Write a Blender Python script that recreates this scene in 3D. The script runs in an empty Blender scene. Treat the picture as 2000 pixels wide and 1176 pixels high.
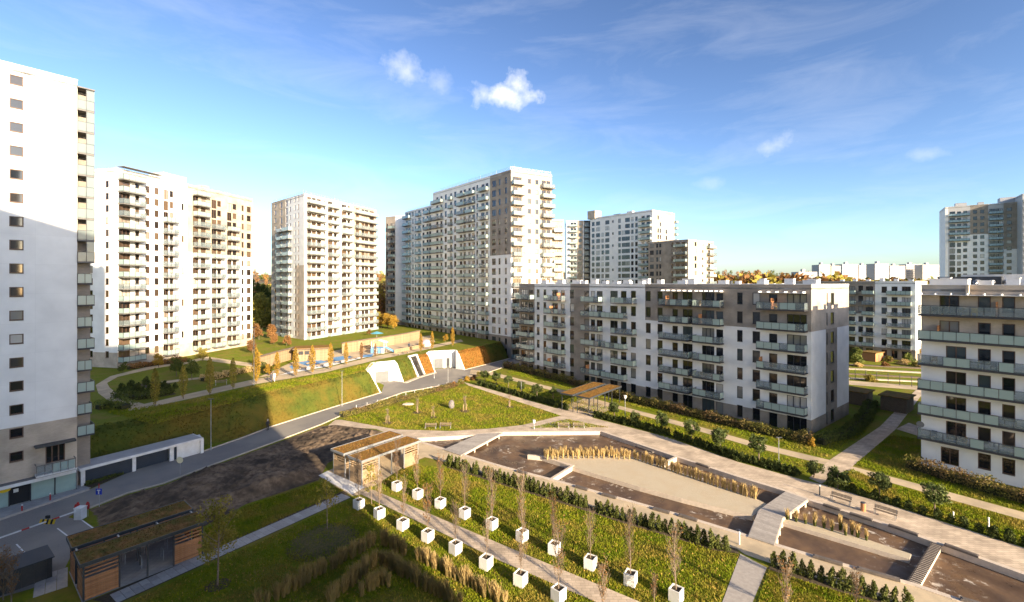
import bpy, math, random
import numpy as np
from mathutils import Vector
from mathutils.geometry import tessellate_polygon
random.seed(7); RNG = np.random.default_rng(7)
R = math.radians
S = bpy.context.scene
COL = S.collection

# ------------------------------------------------------------------ camera
H = 22.5            # eye height above the park, on an eighth floor
F = 900.0           # focal length in pixels of a 2000 px wide picture
HY = 552.0          # row of the horizon
cam_d = bpy.data.cameras.new('camera')
cam = bpy.data.objects.new('camera', cam_d); COL.objects.link(cam)
cam.location = (0, 0, H); cam.rotation_euler = (R(90), 0, 0)
cam_d.sensor_width = 36.0; cam_d.lens = 36.0 * F / 2000.0
cam_d.shift_y = -(588.0 - HY) / 2000.0
cam_d.clip_start = 0.3; cam_d.clip_end = 6000
S.camera = cam

# ------------------------------------------------------------------ light
SUN = Vector((0.650, -0.760, 0)).normalized()     # horizontal direction towards the sun
ELEV = R(17.0)
sun_d = bpy.data.lights.new('sun', 'SUN'); sun_d.energy = 3.6; sun_d.angle = R(0.55); sun_d.color = (1.0, 0.82, 0.58)
sun = bpy.data.objects.new('sun', sun_d); COL.objects.link(sun)
to_sun = Vector((SUN.x * math.cos(ELEV), SUN.y * math.cos(ELEV), math.sin(ELEV)))
sun.rotation_euler = to_sun.to_track_quat('Z', 'Y').to_euler()
sun.location = (60, -60, 80)
W = bpy.data.worlds.new('World'); S.world = W; W.use_nodes = True
nt = W.node_tree; nt.nodes.clear()
def N(t, **k):
    n = nt.nodes.new(t)
    for a, v in k.items(): setattr(n, a, v)
    return n
out = N('ShaderNodeOutputWorld'); bg = N('ShaderNodeBackground'); bg2 = N('ShaderNodeBackground'); mixs = N('ShaderNodeMixShader')
sky = N('ShaderNodeTexSky'); sky.sky_type = 'NISHITA'; sky.sun_disc = False
sky.sun_elevation = ELEV; sky.sun_rotation = math.atan2(SUN.x, SUN.y)
sky.altitude = 20; sky.air_density = 0.8; sky.dust_density = 1.0; sky.ozone_density = 1.5
bg.inputs[1].default_value = 0.044
bg2.inputs[0].default_value = (0.95, 0.96, 1.0, 1); bg2.inputs[1].default_value = 0.34
tc = N('ShaderNodeTexCoord')
nrm = N('ShaderNodeVectorMath', operation='NORMALIZE'); nt.links.new(tc.outputs['Generated'], nrm.inputs[0])
noi = N('ShaderNodeTexNoise'); noi.inputs['Scale'].default_value = 26; noi.inputs['Detail'].default_value = 7; noi.inputs['Roughness'].default_value = 0.6
nt.links.new(nrm.outputs[0], noi.inputs['Vector'])
def mth(op, a, b=None, clamp=False):
    m = N('ShaderNodeMath', operation=op); m.use_clamp = clamp
    for i, v in enumerate((a, b)):
        if v is None: continue
        if isinstance(v, (int, float)): m.inputs[i].default_value = v
        else: nt.links.new(v, m.inputs[i])
    return m.outputs[0]
mask = None
for (px, py, sx, sz, dens) in ((990, 188, .070, .026, .95), (1012, 165, .034, .028, .95), (945, 185, .030, .022, .6), (793, 140, .044, .030, .5), (858, 165, .028, .030, .26), (1513, 284, .032, .022, .4), (1815, 302, .022, .012, .22), (1385, 358, .03, .014, .16)):
    c = Vector(((px - 1000) / F, 1, (HY - py) / F)).normalized()
    sub = N('ShaderNodeVectorMath', operation='SUBTRACT'); nt.links.new(nrm.outputs[0], sub.inputs[0]); sub.inputs[1].default_value = c
    mul = N('ShaderNodeVectorMath', operation='MULTIPLY'); nt.links.new(sub.outputs[0], mul.inputs[0]); mul.inputs[1].default_value = (1 / sx, 6, 1 / sz)
    ln = N('ShaderNodeVectorMath', operation='LENGTH'); nt.links.new(mul.outputs[0], ln.inputs[0])
    v = mth('SUBTRACT', mth('ADD', 1.0, mth('MULTIPLY', mth('SUBTRACT', noi.outputs[0], 0.5), 2.3)), ln.outputs['Value'])
    v = mth('MULTIPLY', mth('MULTIPLY', v, 1.05, True), dens)
    mask = v if mask is None else mth('MAXIMUM', mask, v)
# thin cirrus
mp = N('ShaderNodeMapping'); nt.links.new(nrm.outputs[0], mp.inputs[0]); mp.inputs['Scale'].default_value = (1.6, 1.6, 7.0); mp.inputs['Rotation'].default_value = (0, R(9), 0)
n2 = N('ShaderNodeTexNoise'); n2.inputs['Scale'].default_value = 2.1; n2.inputs['Detail'].default_value = 8; n2.inputs['Roughness'].default_value = 0.62; n2.inputs['Distortion'].default_value = 0.6
nt.links.new(mp.outputs[0], n2.inputs['Vector'])
cir = mth('MULTIPLY', mth('MULTIPLY', mth('SUBTRACT', n2.outputs[0], 0.47), 3.0, True), 0.17)
mask = mth('MAXIMUM', mask, cir)
gam = N('ShaderNodeGamma'); gam.inputs[1].default_value = 1.4
nt.links.new(sky.outputs[0], gam.inputs[0]); hsv = N('ShaderNodeHueSaturation'); hsv.inputs['Saturation'].default_value = 0.94; nt.links.new(gam.outputs[0], hsv.inputs['Color']); tint = N('ShaderNodeMix', data_type='RGBA', blend_type='MULTIPLY'); tint.inputs[0].default_value = 1; tint.inputs[7].default_value = (.88, .91, .95, 1); nt.links.new(hsv.outputs[0], tint.inputs[6]); nt.links.new(tint.outputs[2], bg.inputs[0]); nt.links.new(mask, mixs.inputs[0])
nt.links.new(bg.outputs[0], mixs.inputs[1]); nt.links.new(bg2.outputs[0], mixs.inputs[2]); nt.links.new(mixs.outputs[0], out.inputs[0])
S.view_settings.view_transform = 'Standard'; S.view_settings.look = 'None'
S.view_settings.exposure = 2.0; S.view_settings.gamma = 1.0
S.cycles.max_bounces = 6; S.cycles.diffuse_bounces = 3; S.cycles.transparent_max_bounces = 12

# ------------------------------------------------------------------ helpers
def at(px, py, z=0.0):
    """point of the level z seen at a pixel of the photograph"""
    Y = (H - z) * F / (py - HY)
    return ((px - 1000) / F * Y, Y)
def at3(px, py, z=0.0):
    x, y = at(px, py, z); return (x, y, z)
def ordw(n):
    if 10 <= n % 100 <= 20: return '%dth' % n
    return '%d%s' % (n, {1: 'st', 2: 'nd', 3: 'rd'}.get(n % 10, 'th'))
def lerp(a, b, t): return tuple(a[i] + (b[i] - a[i]) * t for i in range(len(a)))

def tag(o, label=None, cat=None, group=None, kind=None):
    if label: o['label'] = label
    if cat: o['category'] = cat
    if group: o['group'] = group
    if kind: o['kind'] = kind
    return o
def empty(name, loc, label, cat, group=None, rz=0):
    o = bpy.data.objects.new(name, None); COL.objects.link(o)
    o.location = loc; o.rotation_euler = (0, 0, rz); o.empty_display_size = 0.3
    return tag(o, label, cat, group)
def put(name, me, parent=None, loc=(0, 0, 0), rz=0, scale=None):
    o = bpy.data.objects.new(name, me); COL.objects.link(o)
    o.parent = parent; o.location = loc; o.rotation_euler = (0, 0, rz)
    if scale is not None: o.scale = scale if not isinstance(scale, (int, float)) else (scale,) * 3
    return o

class MB:
    def __init__(s): s.v = []; s.f = []; s.m = []; s.uv = []
    def quad(s, a, b, c, d, mi=0, uv=None):
        i = len(s.v); s.v += [a, b, c, d]; s.f.append((i, i + 1, i + 2, i + 3)); s.m.append(mi)
        s.uv += uv if uv else [(0, 0)] * 4
    def poly(s, pts, mi=0):
        i = len(s.v); s.v += list(pts); s.f.append(tuple(range(i, i + len(pts)))); s.m.append(mi); s.uv += [(p[0], p[1]) for p in pts]
    def box(s, x0, x1, y0, y1, z0, z1, mi=0):
        P = [(x0, y0, z0), (x1, y0, z0), (x1, y1, z0), (x0, y1, z0), (x0, y0, z1), (x1, y0, z1), (x1, y1, z1), (x0, y1, z1)]
        for q in ((0, 3, 2, 1), (4, 5, 6, 7), (0, 1, 5, 4), (1, 2, 6, 5), (2, 3, 7, 6), (3, 0, 4, 7)):
            s.quad(*[P[k] for k in q], mi=mi, uv=[(P[k][0] + P[k][1], P[k][2]) for k in q])
    def bar(s, p, q, w, h, mi=0):
        """box beam from p to q, w across, h high"""
        p = Vector(p); q = Vector(q); d = (q - p).normalized()
        up = Vector((0, 0, 1)) if abs(d.z) < .95 else Vector((1, 0, 0))
        a = d.cross(up).normalized() * (w / 2); b = a.cross(d).normalized() * (h / 2)
        P = [p - a - b, p + a - b, p + a + b, p - a + b, q - a - b, q + a - b, q + a + b, q - a + b]
        P = [tuple(x) for x in P]
        for k in ((0, 1, 2, 3), (7, 6, 5, 4), (0, 4, 5, 1), (1, 5, 6, 2), (2, 6, 7, 3), (3, 7, 4, 0)): s.quad(*[P[j] for j in k], mi=mi)
    def tube(s, pts, rad, n=6, mi=0, cap=True):
        rings = []
        for k, p in enumerate(pts):
            p = Vector(p); d = Vector(pts[min(k + 1, len(pts) - 1)]) - Vector(pts[max(k - 1, 0)]); d.normalize()
            up = Vector((0, 0, 1)) if abs(d.z) < .9 else Vector((1, 0, 0))
            a = d.cross(up).normalized(); b = d.cross(a).normalized()
            r = rad[k] if isinstance(rad, (list, tuple)) else rad
            i = len(s.v)
            for j in range(n):
                t = 2 * math.pi * j / n; s.v.append(tuple(p + a * (r * math.cos(t)) + b * (r * math.sin(t)))); s.uv.append((0, 0))
            rings.append(i)
        # tubes keep shared vertices, so their uv is per vertex
        for r0, r1 in zip(rings, rings[1:]):
            for j in range(n): s.f.append((r0 + j, r0 + (j + 1) % n, r1 + (j + 1) % n, r1 + j)); s.m.append(mi)
        if cap:
            s.f.append(tuple(rings[0] + j for j in range(n))); s.m.append(mi)
            s.f.append(tuple(rings[-1] + j for j in reversed(range(n)))); s.m.append(mi)
    def prism(s, poly, z0, z1, mi=0, mtop=None, bottom=False):
        n = len(poly)
        tri = tessellate_polygon([[Vector((p[0], p[1], 0)) for p in poly]])
        i = len(s.v); s.v += [(p[0], p[1], z1) for p in poly]; s.uv += [(p[0], p[1]) for p in poly]
        for t in tri: s.f.append(tuple(i + k for k in t)); s.m.append(mi if mtop is None else mtop)
        for k in range(n):
            a, b = poly[k], poly[(k + 1) % n]; l = math.hypot(b[0] - a[0], b[1] - a[1])
            s.quad((a[0], a[1], z0), (b[0], b[1], z0), (b[0], b[1], z1), (a[0], a[1], z1), mi, [(0, z0), (l, z0), (l, z1), (0, z1)])
    def mesh(s, name, mats, smooth=False):
        me = bpy.data.meshes.new(name); me.from_pydata(s.v, [], s.f)
        for m in mats: me.materials.append(m)
        me.polygons.foreach_set('material_index', s.m)
        if smooth: me.polygons.foreach_set('use_smooth', [True] * len(s.f))
        ul = me.uv_layers.new(name='UVMap')
        vi = np.empty(len(me.loops), dtype=np.int32); me.loops.foreach_get('vertex_index', vi)
        ul.data.foreach_set('uv', np.asarray(s.uv, dtype=np.float32)[vi].ravel())
        me.update(); return me
    def build(s, name, mats, parent=None, loc=(0, 0, 0), rz=0, smooth=False):
        if not isinstance(mats, (list, tuple)): mats = [mats]
        return put(name, s.mesh(name, mats, smooth), parent, loc, rz)

def quads_mesh(name, P, mats, mi=None):
    """mesh from an array (n, k, 3) of n loose faces with k corners"""
    n, k = P.shape[:2]
    me = bpy.data.meshes.new(name)
    me.vertices.add(n * k); me.vertices.foreach_set('co', P.astype(np.float32).ravel())
    me.loops.add(n * k); me.loops.foreach_set('vertex_index', np.arange(n * k, dtype=np.int32))
    me.polygons.add(n); me.polygons.foreach_set('loop_start', np.arange(0, n * k, k, dtype=np.int32))
    for m in (mats if isinstance(mats, (list, tuple)) else [mats]): me.materials.append(m)
    if mi is not None: me.polygons.foreach_set('material_index', np.asarray(mi, dtype=np.int32))
    me.update(calc_edges=True); return me
def leaves(C, size, up=0.0, elong=1.5, rng=RNG):
    """leaf quads round the centres C (n,3)"""
    n = len(C)
    a = rng.normal(size=(n, 3)); a[:, 2] += up; a /= np.linalg.norm(a, axis=1)[:, None]
    b = rng.normal(size=(n, 3)); b -= a * (a * b).sum(1)[:, None]; b /= np.linalg.norm(b, axis=1)[:, None]
    sz = (size * rng.uniform(.6, 1.35, n))[:, None]
    a = a * sz * elong * .5; b = b * sz * .5
    return np.stack([C - a, C + b * .9, C + a, C - b * .9], 1)

# ------------------------------------------------------------------ materials
MATS = {}
def nodes_of(name):
    m = bpy.data.materials.new(name); m.use_nodes = True; t = m.node_tree
    return m, t, t.nodes['Principled BSDF']
def mat(name, c1, c2=None, scale=4.0, rough=0.8, bump=0.0, bscale=None, c3=None, s3=0.3, spec=0.3, metal=0.0, lo=.35, hi=.65, rnd=0.0, trans=0.0, coord='Object'):
    m, t, b = nodes_of(name); L = t.links
    b.inputs['Roughness'].default_value = rough; b.inputs['Specular IOR Level'].default_value = spec; b.inputs['Metallic'].default_value = metal
    c2 = c2 or c1
    tcn = t.nodes.new('ShaderNodeTexCoord')
    def noise(sc, det=6):
        n = t.nodes.new('ShaderNodeTexNoise'); n.inputs['Scale'].default_value = sc; n.inputs['Detail'].default_value = det; n.inputs['Roughness'].default_value = .6
        L.new(tcn.outputs[coord], n.inputs['Vector']); return n
    n = noise(scale); r = t.nodes.new('ShaderNodeValToRGB'); L.new(n.outputs['Fac'], r.inputs[0])
    r.color_ramp.elements[0].position = lo; r.color_ramp.elements[1].position = hi
    r.color_ramp.elements[0].color = (*c1, 1); r.color_ramp.elements[1].color = (*c2, 1)
    colr = r.outputs[0]
    if c3:
        n3 = noise(s3, 4); r3 = t.nodes.new('ShaderNodeValToRGB'); L.new(n3.outputs['Fac'], r3.inputs[0])
        r3.color_ramp.elements[0].position = .45; r3.color_ramp.elements[1].position = .62
        mx = t.nodes.new('ShaderNodeMix'); mx.data_type = 'RGBA'; L.new(r3.outputs[0], mx.inputs[0]); L.new(colr, mx.inputs[6]); mx.inputs[7].default_value = (*c3, 1)
        colr = mx.outputs[2]
    if rnd:
        oi = t.nodes.new('ShaderNodeObjectInfo'); hs = t.nodes.new('ShaderNodeHueSaturation'); mr = t.nodes.new('ShaderNodeMapRange')
        L.new(oi.outputs['Random'], mr.inputs[0]); mr.inputs[3].default_value = 1 - rnd; mr.inputs[4].default_value = 1 + rnd
        L.new(mr.outputs[0], hs.inputs['Value']); L.new(colr, hs.inputs['Color']); colr = hs.outputs[0]
    L.new(colr, b.inputs['Base Color'])
    if bump:
        nb = noise(bscale or scale * 3, 5); bp = t.nodes.new('ShaderNodeBump'); bp.inputs['Strength'].default_value = bump; bp.inputs['Distance'].default_value = .05
        L.new(nb.outputs['Fac'], bp.inputs['Height']); L.new(bp.outputs[0], b.inputs['Normal'])
    if trans:
        tr = t.nodes.new('ShaderNodeBsdfTranslucent'); L.new(colr, tr.inputs[0]); ms = t.nodes.new('ShaderNodeMixShader'); ms.inputs[0].default_value = trans
        L.new(b.outputs[0], ms.inputs[1]); L.new(tr.outputs[0], ms.inputs[2]); L.new(ms.outputs[0], t.nodes['Material Output'].inputs[0])
    MATS[name] = m; return m
def brick_mat(name, c1, c2, mortar, bw=.26, bh=.075, ms=.006, rough=.85, uv=True, bump=.4, off=.5, var=.25):
    m, t, b = nodes_of(name); L = t.links
    b.inputs['Roughness'].default_value = rough; b.inputs['Specular IOR Level'].default_value = .25
    tcn = t.nodes.new('ShaderNodeTexCoord'); br = t.nodes.new('ShaderNodeTexBrick')
    L.new(tcn.outputs['UV' if uv else 'Object'], br.inputs['Vector'])
    br.inputs['Color1'].default_value = (*c1, 1); br.inputs['Color2'].default_value = (*c2, 1); br.inputs['Mortar'].default_value = (*mortar, 1)
    br.inputs['Scale'].default_value = 1; br.inputs['Mortar Size'].default_value = ms; br.inputs['Brick Width'].default_value = bw; br.inputs['Row Height'].default_value = bh; br.offset = off
    n = t.nodes.new('ShaderNodeTexNoise'); n.inputs['Scale'].default_value = .5; n.inputs['Detail'].default_value = 6; L.new(tcn.outputs['Object'], n.inputs['Vector'])
    mr = t.nodes.new('ShaderNodeMapRange'); mr.inputs[1].default_value = .3; mr.inputs[2].default_value = .7; mr.inputs[3].default_value = 1 - var; mr.inputs[4].default_value = 1 + var * .6; L.new(n.outputs[0], mr.inputs[0])
    mx = t.nodes.new('ShaderNodeMix'); mx.data_type = 'RGBA'; mx.blend_type = 'MULTIPLY'; mx.inputs[0].default_value = 1
    L.new(br.outputs[0], mx.inputs[6]); L.new(mr.outputs[0], mx.inputs[7]); L.new(mx.outputs[2], b.inputs['Base Color'])
    bp = t.nodes.new('ShaderNodeBump'); bp.inputs['Strength'].default_value = bump; bp.inputs['Distance'].default_value = .01; bp.invert = True
    L.new(br.outputs['Fac'], bp.inputs['Height']); L.new(bp.outputs[0], b.inputs['Normal'])
    MATS[name] = m; return m
def pane_mat(name, stops, rough=.04):
    m, t, b = nodes_of(name); L = t.links
    b.inputs['Roughness'].default_value = rough; b.inputs['Specular IOR Level'].default_value = .8
    oi = t.nodes.new('ShaderNodeObjectInfo'); r = t.nodes.new('ShaderNodeValToRGB'); r.color_ramp.interpolation = 'CONSTANT'
    L.new(oi.outputs['Random'], r.inputs[0])
    e = r.color_ramp.elements
    while len(e) < len(stops): e.new(.5)
    for k, (p, c) in enumerate(stops): e[k].position = p; e[k].color = (*c, 1)
    tcn = t.nodes.new('ShaderNodeTexCoord'); n = t.nodes.new('ShaderNodeTexNoise'); n.inputs['Scale'].default_value = 1.2; L.new(tcn.outputs['Object'], n.inputs['Vector'])
    bp = t.nodes.new('ShaderNodeBump'); bp.inputs['Strength'].default_value = .06; L.new(n.outputs[0], bp.inputs['Height']); L.new(bp.outputs[0], b.inputs['Normal'])
    L.new(r.outputs[0], b.inputs['Base Color']); MATS[name] = m; return m
def glass_mat(name, tint, alpha, rough=.25):
    m, t, b = nodes_of(name); L = t.links
    b.inputs['Base Color'].default_value = (*tint, 1); b.inputs['Roughness'].default_value = rough; b.inputs['Specular IOR Level'].default_value = .6
    b.inputs['Alpha'].default_value = alpha
    n = t.nodes.new('ShaderNodeTexNoise'); tcn = t.nodes.new('ShaderNodeTexCoord'); L.new(tcn.outputs['Object'], n.inputs['Vector']); n.inputs['Scale'].default_value = 1.5
    mr = t.nodes.new('ShaderNodeMapRange'); L.new(n.outputs[0], mr.inputs[0]); mr.inputs[3].default_value = rough * .7; mr.inputs[4].default_value = rough * 1.3; L.new(mr.outputs[0], b.inputs['Roughness'])
    MATS[name] = m; return m


plaster = brick_mat('white_plaster', (.80, .79, .775), (.77, .76, .745), (.72, .71, .70), bw=5.2, bh=3.05, ms=.014, var=.09, bump=.15, off=0)
beige = brick_mat('beige_brick', (.50, .42, .34), (.45, .38, .30), (.47, .40, .33))
taupe = brick_mat('taupe_brick', (.335, .285, .24), (.29, .25, .21), (.31, .27, .23))
sandw = brick_mat('sand_brick', (.45, .385, .31), (.40, .34, .275), (.42, .36, .29))
frame_b = mat('brown_window_frame', (.14, .085, .06), (.10, .06, .045), scale=3, rough=.5)
frame_d = mat('dark_window_frame', (.045, .045, .05), (.035, .035, .04), scale=3, rough=.45)
steel_d = mat('anthracite_steel', (.035, .04, .048), (.045, .05, .058), scale=6, rough=.45, spec=.5)
slab_m = mat('shade_toned_concrete', (.19, .18, .17), (.15, .145, .14), scale=2, rough=.85)  # concrete darkened to stand in for shade in recesses and under balconies
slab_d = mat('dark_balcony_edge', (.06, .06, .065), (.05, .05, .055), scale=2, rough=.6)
pane = pane_mat('window_glass', [(0, (.012, .014, .018)), (.45, (.03, .026, .024)), (.68, (.06, .075, .08)), (.84, (.22, .21, .19)), (.93, (.45, .43, .40))])
pane_w = pane_mat('warm_window_glass', [(0, (.02, .015, .012)), (.4, (.06, .04, .026)), (.68, (.12, .08, .05)), (.86, (.26, .22, .18)), (.95, (.42, .38, .33))])
frost = glass_mat('frosted_balcony_glass', (.34, .43, .40), .84, .25)
frost_s = glass_mat('storm_balcony_glass', (.17, .215, .21), .9, .2)
clear = glass_mat('clear_balcony_glass', (.24, .29, .30), .42, .08)
frost_b = glass_mat('blue_balcony_glass', (.28, .40, .45), .80, .22)
roof_m = mat('grey_roof_membrane', (.42, .41, .40), (.34, .33, .32), scale=.6, rough=.9)
coping_m = mat('pale_metal_coping', (.72, .71, .69), (.66, .65, .64), scale=1, rough=.6)
white_m = mat('white_painted_concrete', (.76, .75, .73), (.64, .62, .59), scale=1.6, rough=.85, bump=.05)
asphalt = mat('asphalt', (.185, .17, .158), (.235, .215, .195), scale=9, rough=.85, bump=.15, bscale=60, c3=(.27, .245, .21), s3=.12)
paver = brick_mat('warm_paving', (.58, .465, .345), (.45, .355, .265), (.30, .24, .18), bw=.6, bh=.3, ms=.014, uv=False, bump=.4, var=.3)
paver_g = brick_mat('grey_paving', (.40, .38, .36), (.34, .325, .31), (.24, .23, .22), bw=.4, bh=.4, ms=.01, uv=False, bump=.3, off=0)
sand_pave = mat('sandy_gravel', (.54, .425, .28), (.46, .36, .235), scale=14, rough=.95, bump=.3, bscale=40, c3=(.36, .29, .2), s3=.25)
sand_isl = mat('pale_pebble_sand', (.50, .42, .30), (.40, .335, .24), scale=22, rough=.95, bump=.5, bscale=30, c3=(.44, .36, .25), s3=.6)
lawn_m = mat('lawn_grass', (.105, .145, .010), (.18, .19, .014), scale=2.6, rough=.95, bump=1.0, bscale=22, c3=(.19, .16, .03), s3=.35, lo=.3, hi=.7, spec=.1)
soil_m = mat('dark_mulch', (.07, .055, .035), (.11, .085, .055), scale=6, rough=1, bump=1.0, bscale=20, spec=.1)
dirt_m = mat('bare_earth', (.105, .074, .05), (.25, .18, .12), scale=1.6, rough=1, bump=1.0, bscale=6, c3=(.07, .054, .04), s3=.22, spec=.1)
mud_m = None
stone_m = mat('pond_edge_stone', (.56, .47, .38), (.46, .385, .31), scale=2.5, rough=.9, bump=.25, bscale=12)
dstone_m = mat('dark_ledge_stone', (.10, .085, .075), (.15, .125, .11), scale=3, rough=.7, bump=.2)
deck_m = mat('weathered_deck', (.36, .325, .29), (.29, .26, .235), scale=3, rough=.85, bump=.2, rnd=.12)
wood_m = mat('orange_larch_slat', (.44, .21, .095), (.34, .155, .07), scale=5, rough=.7, bump=.15, rnd=.18)
wood_l = mat('pale_weathered_slat', (.36, .255, .155), (.28, .195, .115), scale=5, rough=.75, bump=.15, rnd=.15)
sedum_m = mat('sedum_roof', (.17, .10, .035), (.12, .115, .03), scale=2.2, rough=1, bump=1, bscale=14, c3=(.24, .13, .05), s3=.8, spec=.1)
sedum_o = mat('orange_sedum_roof', (.24, .115, .035), (.18, .115, .03), scale=2.5, rough=1, bump=1, bscale=14, spec=.1)
bark_m = mat('brown_bark', (.13, .095, .065), (.20, .15, .105), scale=9, rough=.95, bump=.4)
bark_p = mat('pale_bark', (.25, .19, .14), (.17, .125, .09), scale=9, rough=.95, bump=.3)
pine_m = mat('pine_needles', (.04, .068, .018), (.11, .125, .03), scale=3, rough=.8, trans=.15, rnd=.2)
shrub_m = mat('clipped_evergreen', (.06, .085, .015), (.13, .13, .028), scale=4, rough=.85, trans=.15, rnd=.25)
hedge_m = mat('autumn_hedge', (.15, .15, .028), (.24, .19, .05), scale=.9, rough=.9, trans=.2, c3=(.16, .10, .045), s3=.25)
ivy_m = mat('ground_cover', (.052, .076, .009), (.105, .115, .013), scale=.7, rough=.9, trans=.15, c3=(.145, .105, .015), s3=.14, lo=.3, hi=.7)
gold_m = mat('golden_leaves', (.42, .245, .03), (.32, .21, .035), scale=2, rough=.85, trans=.3, rnd=.2)
yg_m = mat('yellow_green_leaves', (.22, .21, .035), (.36, .27, .05), scale=1.2, rough=.85, trans=.3, rnd=.15)
green_m = mat('deciduous_green', (.07, .10, .02), (.14, .15, .03), scale=1.5, rough=.85, trans=.2, rnd=.25)
rust_m = mat('rusty_leaves', (.27, .135, .045), (.20, .10, .035), scale=1.5, rough=.85, trans=.25, rnd=.2)
straw_m = mat('straw_grass', (.56, .42, .20), (.46, .33, .13), scale=3, rough=.85, trans=.3, rnd=.15)
reed_m = mat('brown_ornamental_grass', (.32, .23, .09), (.22, .18, .06), scale=1.5, rough=.9, trans=.25)
black_m = mat('matt_black', (.015, .015, .017), rough=.6)
red_m = mat('red_paint', (.45, .03, .025), (.38, .03, .025), rough=.5)
yellow_m = mat('yellow_paint', (.70, .46, .02), (.62, .4, .02), rough=.5)
blue_m = mat('blue_sign_paint', (.02, .05, .42), (.02, .045, .36), rough=.4)
pblue_m = mat('blue_play_surface', (.14, .30, .52), (.11, .25, .45), scale=2, rough=.8)
shop_m = mat('pale_green_shop_glass', (.36, .47, .41), (.30, .40, .36), scale=.7, rough=.12, spec=.7)
gate_m = mat('grey_roller_gate', (.15, .155, .16), (.13, .135, .14), scale=1, rough=.5)
gate_d = mat('dark_blue_roller_gate', (.035, .045, .065), (.03, .04, .055), scale=1, rough=.5)
tower_g = mat('grey_tower_cladding', (.46, .46, .47), (.40, .40, .41), scale=.3, rough=.7)
galv_m = mat('galvanised_steel', (.45, .46, .47), (.38, .39, .40), scale=6, rough=.4, metal=.6)

# ------------------------------------------------------------------ ground, pond, paths
def sheet(name, pts, z, m, holes=(), kind='structure', label=None):
    loops = [[Vector((p[0], p[1], 0)) for p in pts]] + [[Vector((p[0], p[1], 0)) for p in h] for h in holes]
    flat = [p for l in loops for p in l]
    tri = tessellate_polygon(loops)
    me = bpy.data.meshes.new(name)
    fs = []
    for t in tri:
        a, b, c = (flat[k] for k in t)
        fs.append(t if (b - a).cross(c - a).z > 0 else (t[0], t[2], t[1]))
    me.from_pydata([(p.x, p.y, z) for p in flat], [], fs); me.materials.append(m); me.update()
    o = put(name, me); tag(o, label, None, None, kind); return o
def pp(L, z=0.0): return [at(x, y, z) for x, y in L]

POND = pp([(812, 856), (928, 849.5), (985, 844), (1173, 842.5), (1320, 892), (1440, 931), (1532, 959), (1577, 976), (1706, 1017), (1830, 1061), (2000, 1122), (2160, 1180),
           (2160, 1256), (1863, 1168), (1787, 1142), (1585, 1085), (1461, 1047), (1332, 1007), (1087, 939), (980, 911), (900, 887), (822, 863)])
sheet('ground', [(-2500, -600), (2500, -600), (2500, 4500), (-2500, 4500)], -0.012, lawn_m, [POND])

def mud():
    m, t, b = nodes_of('muddy_pond_water'); L = t.links
    tcn = t.nodes.new('ShaderNodeTexCoord')
    def noise(sc, det=6, rg=.6, dist=0):
        n = t.nodes.new('ShaderNodeTexNoise'); n.inputs['Scale'].default_value = sc; n.inputs['Detail'].default_value = det; n.inputs['Roughness'].default_value = rg; n.inputs['Distortion'].default_value = dist
        L.new(tcn.outputs['Object'], n.inputs['Vector']); return n
    def ramp(src, stops):
        r = t.nodes.new('ShaderNodeValToRGB'); e = r.color_ramp.elements
        while len(e) < len(stops): e.new(.5)
        for k, (p, c) in enumerate(stops): e[k].position = p; e[k].color = (*c, 1)
        L.new(src, r.inputs[0]); return r.outputs[0]
    base = ramp(noise(.28, 8, .65, .5).outputs[0], [(.3, (.055, .035, .025)), (.48, (.11, .068, .042)), (.62, (.17, .102, .055)), (.8, (.095, .06, .038))])
    spots = ramp(noise(1.1, 10, .72, .8).outputs[0], [(.565, (0, 0, 0)), (.62, (1, 1, 1))])
    big = ramp(noise(.17, 3, .5).outputs[0], [(.47, (0, 0, 0)), (.55, (1, 1, 1))])
    mm = t.nodes.new('ShaderNodeMix'); mm.data_type = 'RGBA'; mm.blend_type = 'MULTIPLY'; mm.inputs[0].default_value = 1; L.new(spots, mm.inputs[6]); L.new(big, mm.inputs[7])
    mx = t.nodes.new('ShaderNodeMix'); mx.data_type = 'RGBA'; L.new(mm.outputs[2], mx.inputs[0]); L.new(base, mx.inputs[6]); mx.inputs[7].default_value = (.5, .44, .37, 1)
    L.new(mx.outputs[2], b.inputs['Base Color'])
    rr = ramp(noise(.4, 5).outputs[0], [(.35, (.22, .22, .22)), (.6, (.65, .65, .65))]); L.new(rr, b.inputs['Roughness'])
    b.inputs['Specular IOR Level'].default_value = .35
    bp = t.nodes.new('ShaderNodeBump'); bp.inputs['Strength'].default_value = .05; bp.inputs['Distance'].default_value = .05; L.new(noise(7).outputs[0], bp.inputs['Height']); L.new(bp.outputs[0], b.inputs['Normal'])
    return m
mud_m = mud()
ZW = -0.50
cx = [p[0] for p in POND]; cy = [p[1] for p in POND]
sheet('pond_water', [(min(cx) - 1, min(cy) - 1), (max(cx) + 1, min(cy) - 1), (max(cx) + 1, max(cy) + 1), (min(cx) - 1, max(cy) + 1)], ZW, mud_m)
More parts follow.
